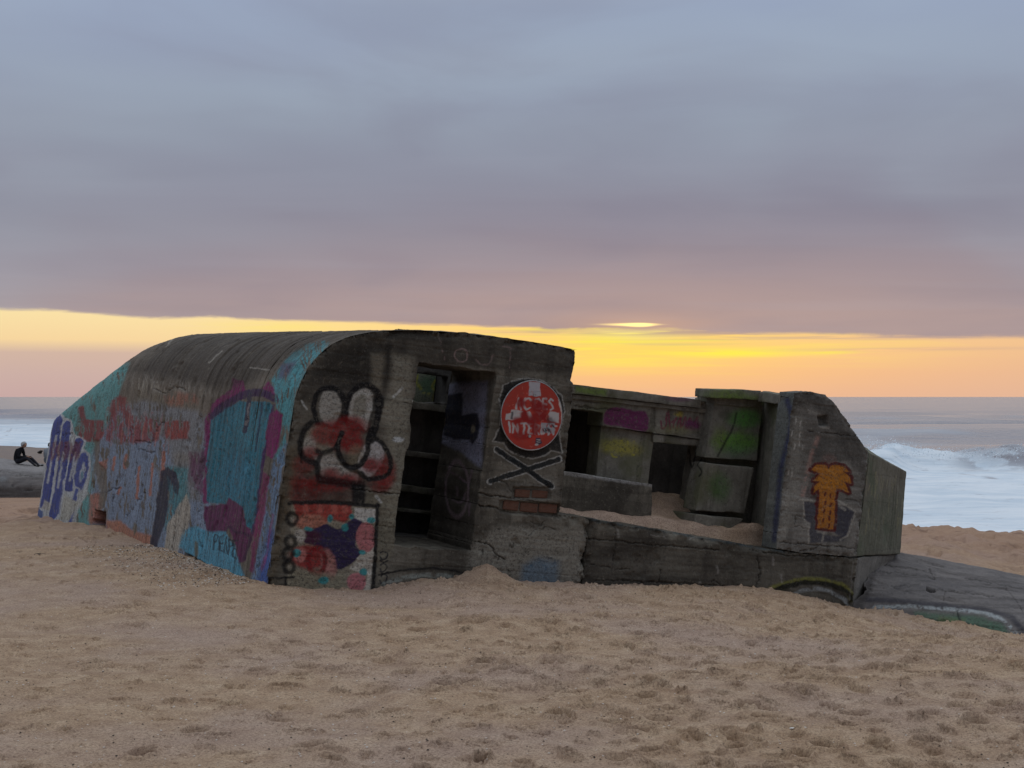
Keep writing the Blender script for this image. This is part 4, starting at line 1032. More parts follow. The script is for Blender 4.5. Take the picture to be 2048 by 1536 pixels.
def far_room(p):
    p.poly([(820, 735), (900, 735), (900, 820), (820, 820)], (142, 148, 128), 0.8, 3)
    p.ell(860, 770, 22, 18, (70, 120, 84), 0.6, 8); p.ell(878, 772, 12, 13, (196, 190, 60), 0.9, 1.4, 0, None, 0, 3.5); p.ell(880, 795, 16, 14, (170, 160, 50), 0.7, 4)
    p.stroke([(836, 750), (834, 765), (842, 778)], 4, (190, 186, 70), 0.9, 1.4); p.ell(848, 786, 3, 2, (200, 196, 110), 0.9, 1); p.ell(858, 788, 3, 2, (200, 196, 110), 0.9, 1)


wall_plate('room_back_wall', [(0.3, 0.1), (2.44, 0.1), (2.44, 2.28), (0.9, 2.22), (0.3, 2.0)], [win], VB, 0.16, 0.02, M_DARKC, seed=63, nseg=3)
box('inner_wall', 0.7, 2.44, 2.42, 2.55, 0.1, 2.12, M_YARD, h=0.02, paint=far_room)
for (ya, yb, dv, hh) in ((800, 809, 0.10, 0.07), (900, 910, 0.16, 0.05), (969, 980, 0.24, 0.06), (1015, 1026, 0.30, 0.03)):
    a_ = uw(800, ya, VB - dv); b_ = uw(880, yb, VB - dv)
    hexa('ledge', [(a_[0] - .2, VB - dv, a_[1] - hh), (b_[0] + .3, VB - dv, b_[1] - hh), (b_[0] + .3, VB + .01, b_[1] - hh), (a_[0] - .2, VB + .01, a_[1] - hh)], [(a_[0] - .2, VB - dv, a_[1]), (b_[0] + .3, VB - dv, b_[1]), (b_[0] + .3, VB + .01, b_[1]), (a_[0] - .2, VB + .01, a_[1])], M_YARD, h=0.03, seed=int(ya))


# ---- low front wall of the open yard
def sill_paint(p):
    p.poly([(1180, 1085), (1560, 1110), (1700, 1120), (1705, 1200), (1560, 1180), (1180, 1165)], (52, 48, 46), 0.30, 14)
    p.poly([(1190, 1120), (1320, 1100), (1400, 1150), (1200, 1165)], (140, 134, 122), 0.30, 16)
    p.poly([(1120, 1026), (1300, 1052), (1570, 1099), (1570, 1107), (1300, 1060), (1120, 1034)], (56, 84, 96), 0.55, 3, wear=0.6)
    G = 'arch_graffiti'
    p.stroke([(1575, 1196), (1606, 1181), (1645, 1179), (1685, 1196), (1702, 1218)], 8, (176, 182, 184), 0.75, 2, G, 0.7)
    p.stroke([(1540, 1180), (1578, 1167), (1620, 1161), (1662, 1166), (1692, 1178), (1706, 1196)], 14, (150, 150, 70), 0.75, 3, G); p.stroke([(1540, 1184), (1578, 1171), (1620, 1165), (1662, 1170), (1692, 1182), (1706, 1198)], 10, (24, 24, 22), 0.95, 2, G)
    for pts, wd in (([(1176, 1077), (1300, 1089), (1440, 1100)], 1.8), ([(1232, 1050), (1231, 1090), (1228, 1130)], 1.2), ([(1516, 1110), (1520, 1150), (1512, 1178)], 2.0), ([(1500, 1100), (1580, 1112), (1660, 1110), (1715, 1116)], 1.6), ([(1320, 1140), (1318, 1165)], 1.4), ([(1180, 1130), (1260, 1140)], 1.0), ([(1420, 1165), (1428, 1160), (1440, 1168)], 1.2), ([(1190, 1160), (1400, 1168), (1510, 1176)], 1.6)): p.crack(pts, wd, 0.016, 0.75)
    for x, y in ((1545, 1115), (1562, 1150), (1235, 1060), (1434, 1132), (1400, 1165)): p.stroke([(x, y), (x + 2, y + 14)], 4, (180, 176, 170), 0.6, 2)
    p.stroke([(1300, 1070), (1330, 1074)], 2, (170, 166, 160), 0.6, 1); p.stroke([(1380, 1080), (1410, 1072)], 2, (170, 166, 160), 0.6, 1)
    for x in (1700, 1708): p.stroke([(x + 6, 1125), (x, 1210)], 3, (150, 146, 140), 0.5, 1.5)


lo = uws([(1120, 1027), (1200, 1042), (1300, 1058), (1450, 1083), (1570, 1102), (1590, 1106), (1714, 1116)])
sill_out = [(3.077, -0.75), (6.372, -0.75)] + [(6.372, lo[-1][1])] + [(a, b_) for a, b_ in lo[-2:1:-1]] + [(3.077, uw(1178, 1037)[1])]
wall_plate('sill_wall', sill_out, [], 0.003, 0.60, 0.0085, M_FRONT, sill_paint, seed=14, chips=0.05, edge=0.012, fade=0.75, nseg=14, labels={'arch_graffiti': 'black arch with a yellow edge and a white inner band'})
# stub of the sill that runs on behind the sign wall
box('sill_stub', 2.55, 3.076, 0.30, 0.62, 0.2, 0.80, M_FRONT, h=0.02)


# ---- end pier with the palm
def pier_paint(p):
    P_ = 'palm_graffiti'
    p.poly([(1590, 785), (1625, 783), (1660, 800), (1700, 850), (1738, 905), (1735, 960), (1700, 930), (1660, 850), (1625, 810), (1590, 810)], (30, 27, 25), 0.55, 9)
    p.poly([(1590, 830), (1606, 830), (1598, 1000), (1566, 1090), (1556, 1090), (1575, 950)], (176, 174, 164), 0.35, 8)
    p.stroke([(1636, 876), (1622, 920), (1606, 990)], 9, (196, 150, 138), 0.5, 4, wear=0.6); p.ell(1658, 922, 16, 14, (190, 140, 128), 0.5, 5)
    p.poly([(1640, 872), (1690, 880), (1706, 920), (1650, 928), (1612, 990), (1622, 920)], (72, 70, 68), 0.6, 4)
    p.poly([(1607, 1002), (1636, 1004), (1634, 1064), (1660, 1072), (1692, 1070), (1688, 1082), (1620, 1086), (1618, 1050), (1610, 1040)], (76, 76, 88), 0.85, 2.2)
    p.poly([(1674, 1006), (1711, 1024), (1698, 1062), (1690, 1074), (1668, 1066)], (70, 70, 84), 0.9, 2.0)
    p.poly([(1612, 985), (1630, 960), (1636, 1002), (1612, 996)], (98, 84, 84), 0.7, 3)
    for pts in ([(1674, 1000), (1692, 1010), (1711, 1024), (1694, 1072), (1680, 1080)], [(1676, 1008), (1690, 1020)], [(1607, 1000), (1609, 1042), (1618, 1046), (1618, 1086)], [(1600, 1000), (1640, 1003)], [(1648, 1064), (1645, 1082)]): p.stroke(pts, 4, (190, 186, 176), 0.65, 1.6, None, 0.7, False)
    crown = [(1622, 940), (1633, 930), (1651, 930), (1656, 937), (1666, 930), (1686, 931), (1700, 944), (1687, 942), (1701, 954), (1704, 967), (1690, 962), (1694, 972), (1699, 986), (1688, 980), (1672, 976), (1671, 984), (1639, 984), (1639, 977), (1627, 986), (1630, 972), (1641, 961), (1626, 961), (1642, 948)]
    trunk = [(1639, 978), (1672, 978), (1667, 1059), (1635, 1055)]
    for q in (crown, trunk): p.stroke(q + [q[0]], 11, (100, 30, 28), 0.92, 1.6, P_, 0, False)
    p.poly(crown, (198, 130, 46), 0.97, 1.2, P_); p.poly(trunk, (192, 124, 48), 0.97, 1.2, P_)
    p.stroke([(1657, 940), (1672, 950), (1678, 968)], 2.5, (214, 156, 76), 0.7, 1.2, P_); p.ell(1660, 966, 20, 12, (204, 134, 40), 0.5, 6, 0, P_)
    for x, y in ((1651, 989), (1662, 992), (1650, 1006), (1661, 1009), (1648, 1022), (1660, 1025), (1646, 1041), (1658, 1036), (1657, 1051)): p.stroke([(x + .4, y - 3.2), (x - .4, y + 3.2)], 3.6, (110, 40, 30), 0.95, 1, P_, 0, False)
    hole = [(1636, 833), (1654, 832), (1656, 848), (1640, 851)]; p.dent(hole, 0.05, 4); p.poly(hole, (48, 45, 42), 0.7, 3.5); p.stroke([(1640, 854), (1656, 856)], 5, (170, 166, 158), 0.6, 2)
    p.ell(1603, 815, 11, 18, (120, 116, 108), 0.5, 2, 0, None, 0, 3)
    for x, y in ((1592, 838), (1601, 842), (1585, 862), (1601, 866), (1590, 888), (1606, 890), (1578, 942), (1584, 944), (1600, 882)): p.stroke([(x, y), (x - 1.5, y + 9)], 2.4, (206, 204, 198), 0.7, 1.2)
    for pts, wd in (([(1560, 1085), (1612, 1088), (1660, 1092), (1712, 1098)], 1.5), ([(1640, 864), (1690, 870), (1720, 874)], 1.3), ([(1616, 862), (1626, 864)], 1.5), ([(1590, 1032), (1590, 1052), (1610, 1056)], 1.2), ([(1592, 1030), (1612, 1036)], 1.0), ([(1690, 998), (1714, 1001)], 1.0), ([(1632, 1093), (1620, 1100), (1600, 1104)], 1.5)): p.crack(pts, wd, 0.014, 0.75)


pier_px = [(1553, 1098), (1561, 1030), (1575, 910), (1590, 785), (1622, 783), (1650, 789), (1660, 798), (1690, 834), (1720, 880), (1738, 905), (1731, 960), (1713, 1113), (1600, 1105)]
wall_plate('end_pier', uws(pier_px), [], 0.0, 0.25, 0.008, M_PIER, pier_paint, seed=24, chips=0.014, edge=0.006, fade=0.85, nseg=24, boards='h', jamb=lambda p, P: (setattr(p, 'lim', P[:, 0] < 5.45), p.poly([(1500, 770), (1600, 770), (1600, 1110), (1500, 1110)], (112, 120, 118), 0.5, 4), p.stroke([(1574, 800), (1583, 840), (1574, 890), (1563, 930), (1556, 1000), (1548, 1080)], 10, (32, 38, 84), 0.75, 4.5)),
           labels={'palm_graffiti': 'orange palm tree with dark red outline'})


def pt(x, y, v): a, b_ = uw(x, y, v); return (a, v, b_)


def facet_paint(p):
    p.poly([(1715, 1000), (1815, 980), (1800, 1100), (1715, 1108)], (98, 112, 92), 0.3, 16)
    for pts in ([(1716, 945), (1812, 955)], [(1720, 1000), (1810, 1012)], [(1716, 1046), (1805, 1052)], [(1715, 1105), (1800, 1096)]): p.crack(pts, 1.0, 0.008, 0.6)
    for k in range(40): x = 1720 + 90 * random.random(); y = 940 + 120 * random.random(); p.stroke([(x, y), (x - 2, y + 10 + 14 * random.random())], 1.4, (168, 160, 120), 0.4, 0.8)


hexa('pier_return', [pt(1713, 1112, 0.02), pt(1801, 1108, 0.72), pt(1780, 1106, 1.6), pt(1660, 1108, 1.3)], [pt(1739, 906, 0.02), pt(1813, 943, 0.72), pt(1770, 925, 1.6), pt(1712, 880, 1.3)], M_FACET, h=0.010, paint=facet_paint, seed=81)
hexa('plinth_return', [(6.375, 0.01, -0.75), (6.95, 0.75, -0.75), (6.9, 1.5, -0.75), (6.2, 1.4, -0.75)], [pt(1715, 1116, 0.01), pt(1792, 1109, 0.75), pt(1780, 1107, 1.5), (6.2, 1.4, 0.62)], M_PIER, h=0.02, seed=83)


# ---- rear wall of the yard
def yard_paint(p):
    a = 'plum_graffiti'
    p.poly([(1212, 822), (1240, 815), (1270, 822), (1290, 822), (1297, 840), (1292, 862), (1262, 858), (1240, 852), (1210, 848)], (112, 44, 92), 0.95, 2.5, a, 0.9, True)
    b = 'name_graffiti'
    for pts in ([(1322, 842), (1324, 856), (1332, 852), (1334, 826)], [(1338, 824), (1340, 858)], [(1344, 846), (1352, 836), (1346, 854)], [(1354, 856), (1360, 832), (1362, 854), (1370, 834), (1372, 856)], [(1376, 856), (1380, 836), (1388, 852), (1394, 834), (1396, 854)]): p.stroke(pts, 3.4, (124, 52, 74), 0.85, 1.2, b)
    p.ell(1384, 850, 16, 10, (110, 46, 96), 0.8, 4, 0, b); p.ell(1358, 828, 8, 5, (176, 160, 60), 0.75, 3, 0, b); p.ell(1352, 860, 30, 8, (140, 136, 84), 0.4, 6)
    p.ell(1418, 842, 5, 5, (30, 34, 50), 0.8, 2); p.poly([(1150, 772), (1215, 780), (1212, 792), (1150, 786)], (104, 130, 40), 0.7, 4); p.ell(1360, 797, 24, 6, (110, 60, 100), 0.6, 4)
    for pts, wd in (([(1311, 812), (1309, 862)], 1.2), ([(1150, 812), (1200, 818), (1240, 822)], 2.4), ([(1160, 800), (1200, 806)], 1.8), ([(1400, 826), (1396, 872)], 1.0)): p.crack(pts, wd, 0.012, 0.7)


VL = 0.95
back_out = uws([(1120, 1040), (1120, 770), (1149, 774), (1230, 783), (1312, 794), (1372, 799), (1404, 804), (1440, 812), (1440, 895), (1415, 878), (1310, 866), (1205, 853), (1190, 945), (1182, 1040)], VL)
doorway = uws([(1124, 1039), (1180, 1039), (1192, 930), (1205, 826), (1150, 818), (1136, 816)], VL)
wall_plate('yard_rear_wall', uws([(1204, 852), (1206, 826), (1132, 815), (1120, 812), (1120, 768), (1149, 771), (1230, 781), (1312, 792), (1372, 798), (1404, 802), (1445, 810), (1445, 884)], VL), [], VL, 0.30, 0.0085, M_YARD, yard_paint, seed=34, nseg=8,
           labels={'plum_graffiti': 'plum coloured sprayed patch', 'name_graffiti': 'dark red handwritten name'})
slab_px('coping', [(1140, 786), (1402, 816), (1402, 800), (1140, 768)], VL - 0.07, VL + 0.36, M_YARD, seed=91, paint=yard_paint)
slab_px('coping_band', [(1140, 796), (1424, 827), (1424, 819), (1140, 788)], VL - 0.035, VL + 0.05, M_YARD, seed=92)


def panel_paint(p):
    g = (190, 184, 50)
    for pts in ([(1202, 880), (1212, 886), (1232, 882)], [(1208, 900), (1218, 898)], [(1222, 898), (1226, 912), (1236, 914), (1242, 902)], [(1244, 880), (1242, 916)], [(1268, 880), (1270, 904), (1264, 910), (1280, 908)], [(1255, 882), (1258, 888)]): p.stroke(pts, 2.8, g, 0.85, 1.4, None, 0.3)
    p.ell(1238, 893, 34, 15, (170, 165, 60), 0.6, 8); p.ell(1262, 900, 20, 10, (170, 160, 56), 0.4, 7)
    p.crack([(1283, 870), (1278, 910), (1272, 964)], 1.4, 0.012, 0.8)


slab_px('rear_panel', [(1184, 1030), (1290, 1040), (1309, 868), (1203, 850)], VL + 0.06, VL + 0.28, M_YARD, seed=93, paint=panel_paint)
slab_px('lintel_ledge', [(1306, 884), (1416, 894), (1416, 881), (1306, 869)], VL + 0.02, VL + 0.5, M_YARD, seed=94)
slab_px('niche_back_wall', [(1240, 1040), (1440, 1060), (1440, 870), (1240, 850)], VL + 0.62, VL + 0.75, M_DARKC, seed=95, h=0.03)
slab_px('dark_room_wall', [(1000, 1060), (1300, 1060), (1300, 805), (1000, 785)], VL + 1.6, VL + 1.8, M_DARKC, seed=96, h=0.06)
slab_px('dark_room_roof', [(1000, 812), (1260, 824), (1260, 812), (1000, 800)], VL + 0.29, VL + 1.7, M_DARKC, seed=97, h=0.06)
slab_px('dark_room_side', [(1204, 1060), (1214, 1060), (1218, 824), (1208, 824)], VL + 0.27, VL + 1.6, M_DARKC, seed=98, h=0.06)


# ---- stepped pier at the right of the yard
def step_paint(p):
    p.ell(1490, 838, 32, 18, (84, 146, 64), 0.8, 10); p.ell(1475, 885, 44, 20, (100, 152, 60), 0.85, 10); p.ell(1440, 880, 14, 26, (110, 130, 50), 0.5, 8); p.ell(1500, 800, 60, 10, (110, 134, 48), 0.6, 8); p.ell(1450, 790, 40, 12, (110, 136, 48), 0.65, 8)
    p.ell(1440, 975, 20, 26, (70, 116, 50), 0.6, 12); p.ell(1470, 905, 40, 14, (110, 140, 116), 0.35, 10)
    p.stroke([(1473, 826), (1462, 862), (1436, 912)], 4, (34, 34, 30), 0.8, 2); p.ell(1450, 830, 12, 10, (56, 58, 48), 0.5, 4)
    for pts in ([(1378, 900), (1384, 935), (1392, 905)], [(1404, 918), (1396, 930), (1404, 944), (1398, 952)]): p.stroke(pts, 2.6, (20, 20, 22), 0.9, 1)


VP = 0.80
slab_px('stepped_pier', [(1392, 1050), (1500, 1058), (1540, 800), (1432, 796)], VP + 0.16, VP + 0.55, M_YARD, seed=101, paint=step_paint)
slab_px('upper_block', [(1410, 914), (1513, 922), (1526, 812), (1428, 806)], VP, VP + 0.2, M_YARD, seed=109, paint=step_paint, h=0.009)
slab_px('lower_block', [(1392, 1021), (1489, 1027), (1508, 935), (1410, 926)], VP - 0.10, VP + 0.15, M_YARD, seed=104, paint=step_paint, h=0.009)
slab_px('base_block', [(1387, 1058), (1466, 1066), (1488, 1038), (1392, 1029)], VP - 0.16, VP + 0.3, M_YARD, seed=105, h=0.009)
slab_px('pier_cap', [(1421, 795), (1523, 800), (1523, 781), (1422, 778)], VP - 0.13, VP + 0.16, M_YARD, seed=102, paint=step_paint, h=0.008)
slab_px('pier_cap_band', [(1431, 808), (1524, 816), (1524, 790), (1430, 787)], VP - 0.03, VP + 0.3, M_YARD, seed=103)
# slanting return between the stepped pier and the end pier
hexa('pier_link', [pt(1498, 1065, VP + 0.10), pt(1552, 1085, 0.24), pt(1575, 1085, 0.30), pt(1520, 1065, VP + 0.5)], [pt(1531, 796, VP + 0.10), pt(1562, 791, 0.24), pt(1590, 790, 0.30), pt(1550, 796, VP + 0.5)], M_YARD, seed=106)
slab_px('pier_core', [(1470, 1075), (1570, 1090), (1590, 796), (1500, 797)], VP + 0.42, VP + 0.62, M_YARD, seed=110, h=0.02)
hexa('cap_link', [pt(1514, 803, VP - 0.11), pt(1560, 808, 0.22), pt(1580, 808, 0.40), pt(1540, 804, VP + 0.3)], [pt(1518, 782, VP - 0.11), pt(1560, 789, 0.22), pt(1580, 789, 0.40), pt(1540, 783, VP + 0.3)], M_YARD, seed=107, h=0.008)
# low inner wall
slab_px('low_inner_wall', [(1090, 1030), (1304, 1052), (1305, 969), (1090, 936)], 0.62, 0.74, M_FRONT, seed=108, paint=lambda p: p.poly([(1090, 936), (1306, 966), (1306, 974), (1090, 945)], (176, 176, 176), 0.6, 2))  # pale strip painted along the top edge as its lit top


# ---- drifted sand on the yard floor
def yard_floor():
    us = np.linspace(2.70, 5.75, 260); vs = np.linspace(0.05, 2.2, 170); U_, V_ = np.meshgrid(us, vs)
    cp_ = [(a, q_, b_ - 0.03) for a, b_ in lo[1:-1] for q_ in (0.06, 0.3)] + [(2.7, 0.06, 0.80)]
    for x, y, v in ((1110, 1012, 0.62), (1200, 1021, 0.62), (1300, 1032, 0.62), (1310, 1030, 0.68), (1350, 990, 1.5), (1300, 985, 1.5), (1400, 992, 1.5), (1395, 1046, 0.60), (1430, 1053, 0.58), (1465, 1056, 0.58), (1490, 1046, 0.62), (1540, 1050, 0.40), (1515, 1046, 0.5), (1560, 1075, 0.28)):
        a, b_ = uw(x, y, v); cp_.append((a, v, b_))
    cp_ = np.array(cp_ + [(2.7, 2.2, 0.85), (5.75, 2.2, 0.85)]); W_ = np.zeros_like(U_); D_ = np.zeros_like(U_)
    for a, b_, c_ in cp_:
        k_ = 1 / (((U_ - a) * 0.8) ** 2 + (V_ - b_) ** 2 + 2e-3) ** 1.6; W_ += k_ * c_; D_ += k_
    W_ = W_ / D_ + 0.03 * fbm(U_ * 6, V_ * 6, 55, 4) * sstep(V_, 0.3, 0.6)
    W_ = np.minimum(W_, np.interp(us, [a for a, _ in lo], [b_ for _, b_ in lo])[None, :] - 0.03 + 10 * sstep(V_, 0.46, 0.60))
    P = np.stack([U_, V_, W_], -1).reshape(-1, 3)
    o = mesh_np('sand_drift', P, [grid_faces(len(vs), len(us))], M_SAND, None, True, bunker); o['label'] = 'sand drifted over the yard floor'; o['kind'] = 'stuff'


yard_floor()


# ------------------------------------------------------------------ round sign on the front wall
def sign():
    cu, cw = uw(1064, 831, -0.045); R = 0.318; v0 = -0.045
    root = empty('no_entry_sign'); off = Vector((cu, v0, cw - R)); root.matrix_world = bunker.matrix_world @ Matrix.Translation(off)
    tag(root, 'round red no-entry sign with worn white lettering and stickers, fixed beside the doorway', 'sign')
    ang = np.linspace(0, 2 * math.pi, 96, endpoint=False); ol = [(cu + R * math.cos(t), cw + R * math.sin(t)) for t in ang]
    W_ = (180, 178, 177); red = (160, 56, 45)

    def paint(p):
        p.poly([(990, 740), (1140, 740), (1140, 920), (990, 920)], red, 1, 1)
        for k in range(14): p.ell(1064 + 90 * (random.random() - .5), 831 + 110 * (random.random() - .5), 12, 12, (190, 58, 44), 0.35, 8)
        def L(pts, c='x', wd=3.7): p.stroke(pts, wd, W_, 0.95, 0.9, 'letter#' + c, 0, False)
        L([(1032, 818), (1037, 797), (1042, 818)], 'a'); L([(1063, 802), (1058, 797), (1051, 797), (1047, 804), (1048, 813), (1054, 818), (1061, 816)], 'c')
        L([(1082, 803), (1077, 798), (1071, 799), (1069, 808), (1073, 817), (1081, 816)], 'd'); L([(1093, 798), (1086, 798), (1086, 818), (1093, 819)], 'e'); L([(1086, 808), (1092, 808)], 'e')
        L([(1107, 802), (1102, 798), (1098, 803), (1105, 811), (1106, 818), (1100, 821)], 's')
        L([(1019, 845), (1020, 864)], 'i'); L([(1026, 865), (1026, 846), (1035, 865), (1035, 847)], 'n'); L([(1041, 847), (1054, 848)], 't'); L([(1048, 848), (1048, 867)], 't')
        L([(1064, 848), (1057, 848), (1057, 867), (1064, 868)], 'f'); L([(1057, 857), (1062, 857)], 'f'); L([(1070, 868), (1070, 849), (1077, 851), (1076, 858), (1070, 859), (1078, 869)], 'r')
        L([(1083, 869), (1083, 850), (1090, 853), (1091, 864), (1083, 869)], 'g'); L([(1097, 851), (1097, 869)], 'h'); L([(1102, 851), (1113, 852)], 'u'); L([(1107, 852), (1107, 869)], 'u')
        for q in ([(1012, 828), (1021, 826), (1022, 820), (1046, 821), (1044, 834), (1028, 840), (1012, 840)], [(1096, 830), (1099, 824), (1118, 825), (1117, 845), (1100, 842)], [(1054, 822), (1060, 823), (1068, 840), (1056, 839)], [(1071, 823), (1086, 824), (1078, 831)]): p.poly(q, W_, 0.95, 1, 'white_bar')
        p.poly([(1022, 824), (1026, 824), (1025, 838), (1021, 838)], (40, 40, 48), 0.8, 1)
        for x, y, rx, ry, a in ((1042, 806, 9, 10, .95), (1049, 832, 9, 13, .97), (1088, 834, 8, 7, .85), (1072, 808, 12, 10, .9), (1080, 818, 15, 12, .9), (1074, 836, 14, 9, .85), (1090, 836, 9, 7, .7), (1062, 842, 10, 9, .9), (1034, 842, 10, 8, .8), (1070, 858, 9, 14, .9), (1042, 872, 20, 8, .7), (1092, 806, 5, 12, .55), (1036, 860, 8, 10, .4)):
            p.ell(x, y, rx, ry, (134, 28, 28), a, 3.5, 0, 'red_spray')
        p.poly([(1058, 764), (1081, 764), (1080.5, 793), (1058, 792)], (170, 172, 178), 0.95, 0.8, 'sticker#a'); p.stroke([(1060, 784), (1079, 784)], 1.2, (110, 110, 118), 0.7, 0.6)
        p.poly([(1082, 845), (1111, 846), (1110, 868), (1081, 866)], (150, 152, 156), 0.92, 0.9, 'sticker#b')
        for k in range(16): x, y = 1084 + 24 * random.random(), 847 + 18 * random.random(); p.stroke([(x, y), (x + 5 * random.random() - 2, y + 5)], 2.2, (26, 26, 32) if k % 3 else (150, 40, 40), 0.85, 0.7)
        p.poly([(1092, 836), (1104, 834), (1112, 846), (1096, 848)], (34, 34, 40), 0.6, 3)
        p.poly([(1071, 877), (1081, 876), (1085, 886), (1076, 893), (1070, 886)], (50, 52, 70), 0.95, 1, 'sticker#c'); 
        for y in (880, 884): p.stroke([(1073, y), (1081, y - 0.5)], 1.5, W_, 0.9, 0.6)
        p.ell(1074, 890, 4, 2.5, W_, 0.9, 0.8)
        p.stroke([(1118, 800), (1123, 820), (1123, 842), (1117, 868)], 3.4, (200, 198, 190), 0.9, 0.9); p.stroke([(1112, 874), (1102, 888), (1090, 895)], 4, (200, 198, 190), 0.9, 0.9)
        for k in range(40):
            t = random.random() * 6.28; r = 20 + 38 * random.random(); x, y = 1064 + r * .86 * math.cos(t), 831 + r * 1.08 * math.sin(t)
            p.stroke([(x, y), (x + 7 * random.random() - 3, y + 6 * random.random())], 0.9, (216, 130, 112), 0.55, 0.6)
    b = wall_plate('disc', ol, [], v0, 0.012, 0.0055, M_SIGN, paint, parent=root, seed=130, relief=0.10, nseg=1, edge=0.0)
    b.location = -off
    # rolled rim and two stand-off bolts through the plate
    n = 96; m = 8; V = []; Q = []
    for i in range(n):
        t = 2 * math.pi * i / n
        for j in range(m):
            f = 2 * math.pi * j / m; r = R + 0.006 * math.cos(f); V.append((cu + r * math.cos(t) - off[0], v0 + 0.006 + 0.008 * math.sin(f) - off[1], cw + r * math.sin(t) - off[2])); Q.append((i * m + j, i * m + (j + 1) % m, ((i + 1) % n) * m + (j + 1) % m, ((i + 1) % n) * m + j))
    mesh_np('rim', np.array(V), [np.array(Q)], M_METAL, None, True, root)
    for dw in (-0.19, 0.19):
        V = []; Q = []
        for j in range(12):
            f = 2 * math.pi * j / 12
            for vv in (-0.052, 0.02): V.append((0.014 * math.cos(f), vv - v0, 0.014 * math.sin(f) + R + dw))
        for j in range(12): a_ = 2 * j; c_ = 2 * ((j + 1) % 12); Q.append((a_, c_, c_ + 1, a_ + 1))
        mesh_np('bolt', np.array(V), [np.array(Q), np.array([[2 * j for j in range(12)]])], M_METAL, None, False, root)


def sign_mat():
    m, t, b = newmat('sign_enamel'); V = t.new('ShaderNodeTexCoord').outputs['Object']; a = t.new('ShaderNodeAttribute'); a.attribute_name = 'paint'
    n = t.noise(V, 18, 6, 0.65); c = t.mix(t.math('MULTIPLY', t.smooth(n, 0.5, 0.72), 0.30), a.outputs['Color'], (0.20, 0.10, 0.08, 1)); c = t.mix(t.math('SUBTRACT', 1.0, a.outputs['Alpha']), c, (0.3, 0.3, 0.3, 1))
    t.l.new(c, b.inputs['Base Color']); b.inputs['Roughness'].default_value = 0.55; return m


M_SIGN = sign_mat(); M_METAL = plain('galvanised_steel', (0.34, 0.34, 0.35), 0.5, 0.25, 30, 0.7)
sign()


# ------------------------------------------------------------------ other slabs of the wrecked battery
def loft(name, curves, mat, ns, nts, paint, amp, seed, jag=0.0):
    """surface through surveyed curves: each curve a list of (s, point); nts = steps between curves; last curves close the back"""
    rows = []
    S = np.linspace(0, 1, ns)
    C = [np.stack([np.interp(S, [k for k, _ in c], [p_[i] for _, p_ in c]) for i in range(3)], -1) for c in curves]
    for k in range(len(C) - 1):
        for t in np.linspace(0, 1, nts[k], endpoint=False): rows.append(C[k] * (1 - t) + C[k + 1] * t)
    rows.append(C[-1]); P = np.stack(rows)
    for _ in range(6): P[1:-1] = 0.25 * P[:-2] + 0.5 * P[1:-1] + 0.25 * P[2:]          # soften the arrises across
    X, Y = survey(P); p = Painter(X.ravel(), Y.ravel(), 1.2, seed); paint(p)
    N = np.cross(np.gradient(P, axis=1), np.gradient(P, axis=0)); N /= np.linalg.norm(N, axis=-1, keepdims=True) + 1e-9
    if N[len(rows) // 2, ns // 2, 2] < 0: N = -N
    T = np.cumsum(np.concatenate([[np.zeros(ns)], np.linalg.norm(np.diff(P, axis=0), axis=-1)]), 0); SS = np.cumsum(np.concatenate([np.zeros((len(rows), 1)), np.linalg.norm(np.diff(P, axis=1), axis=-1)], 1), 1)
    d = amp * (0.010 * fbm(SS * 1.5, T * 9, seed, 4) + 0.006 * fbm(SS * 2.5, T * 2.5, seed + 3, 4) + 0.006 * fbm(SS * 14, T * 22, seed + 4, 3) - 0.022 * sstep(fbm(SS * 2.0, T * 6, seed + 5, 4), 0.36, 0.55))
    P = P + N * (d - p.dep.reshape(d.shape))[..., None]
    if jag: P[:, :, 0] += (jag * fbm(T * 5, T * 0 + 3, seed + 8, 4)) * np.exp(-np.arange(ns) / 6.0)[None, :]
    V = P.reshape(-1, 3); nr = len(rows); q = grid_faces(nr, ns)
    # end caps
    n0 = len(V); mid = P.mean(0); V = np.concatenate([V, [mid[0] - [0, 0, 0.3]], [mid[-1] - [0, 0, 0.3]]])
    a_ = np.arange(nr) * ns; t1 = np.stack([a_[:-1], a_[1:], np.full(nr - 1, n0)], -1); t2 = np.stack([a_[1:] + ns - 1, a_[:-1] + ns - 1, np.full(nr - 1, n0 + 1)], -1)
    t0 = np.array([[a_[0], n0, n0], ])
    p.rgb = np.concatenate([p.rgb, np.zeros((2, 3))]); p.a = np.append(p.a, [0, 0])
    return mesh_np(name, V, [q, np.concatenate([t1, t2])], mat, p.attrs())


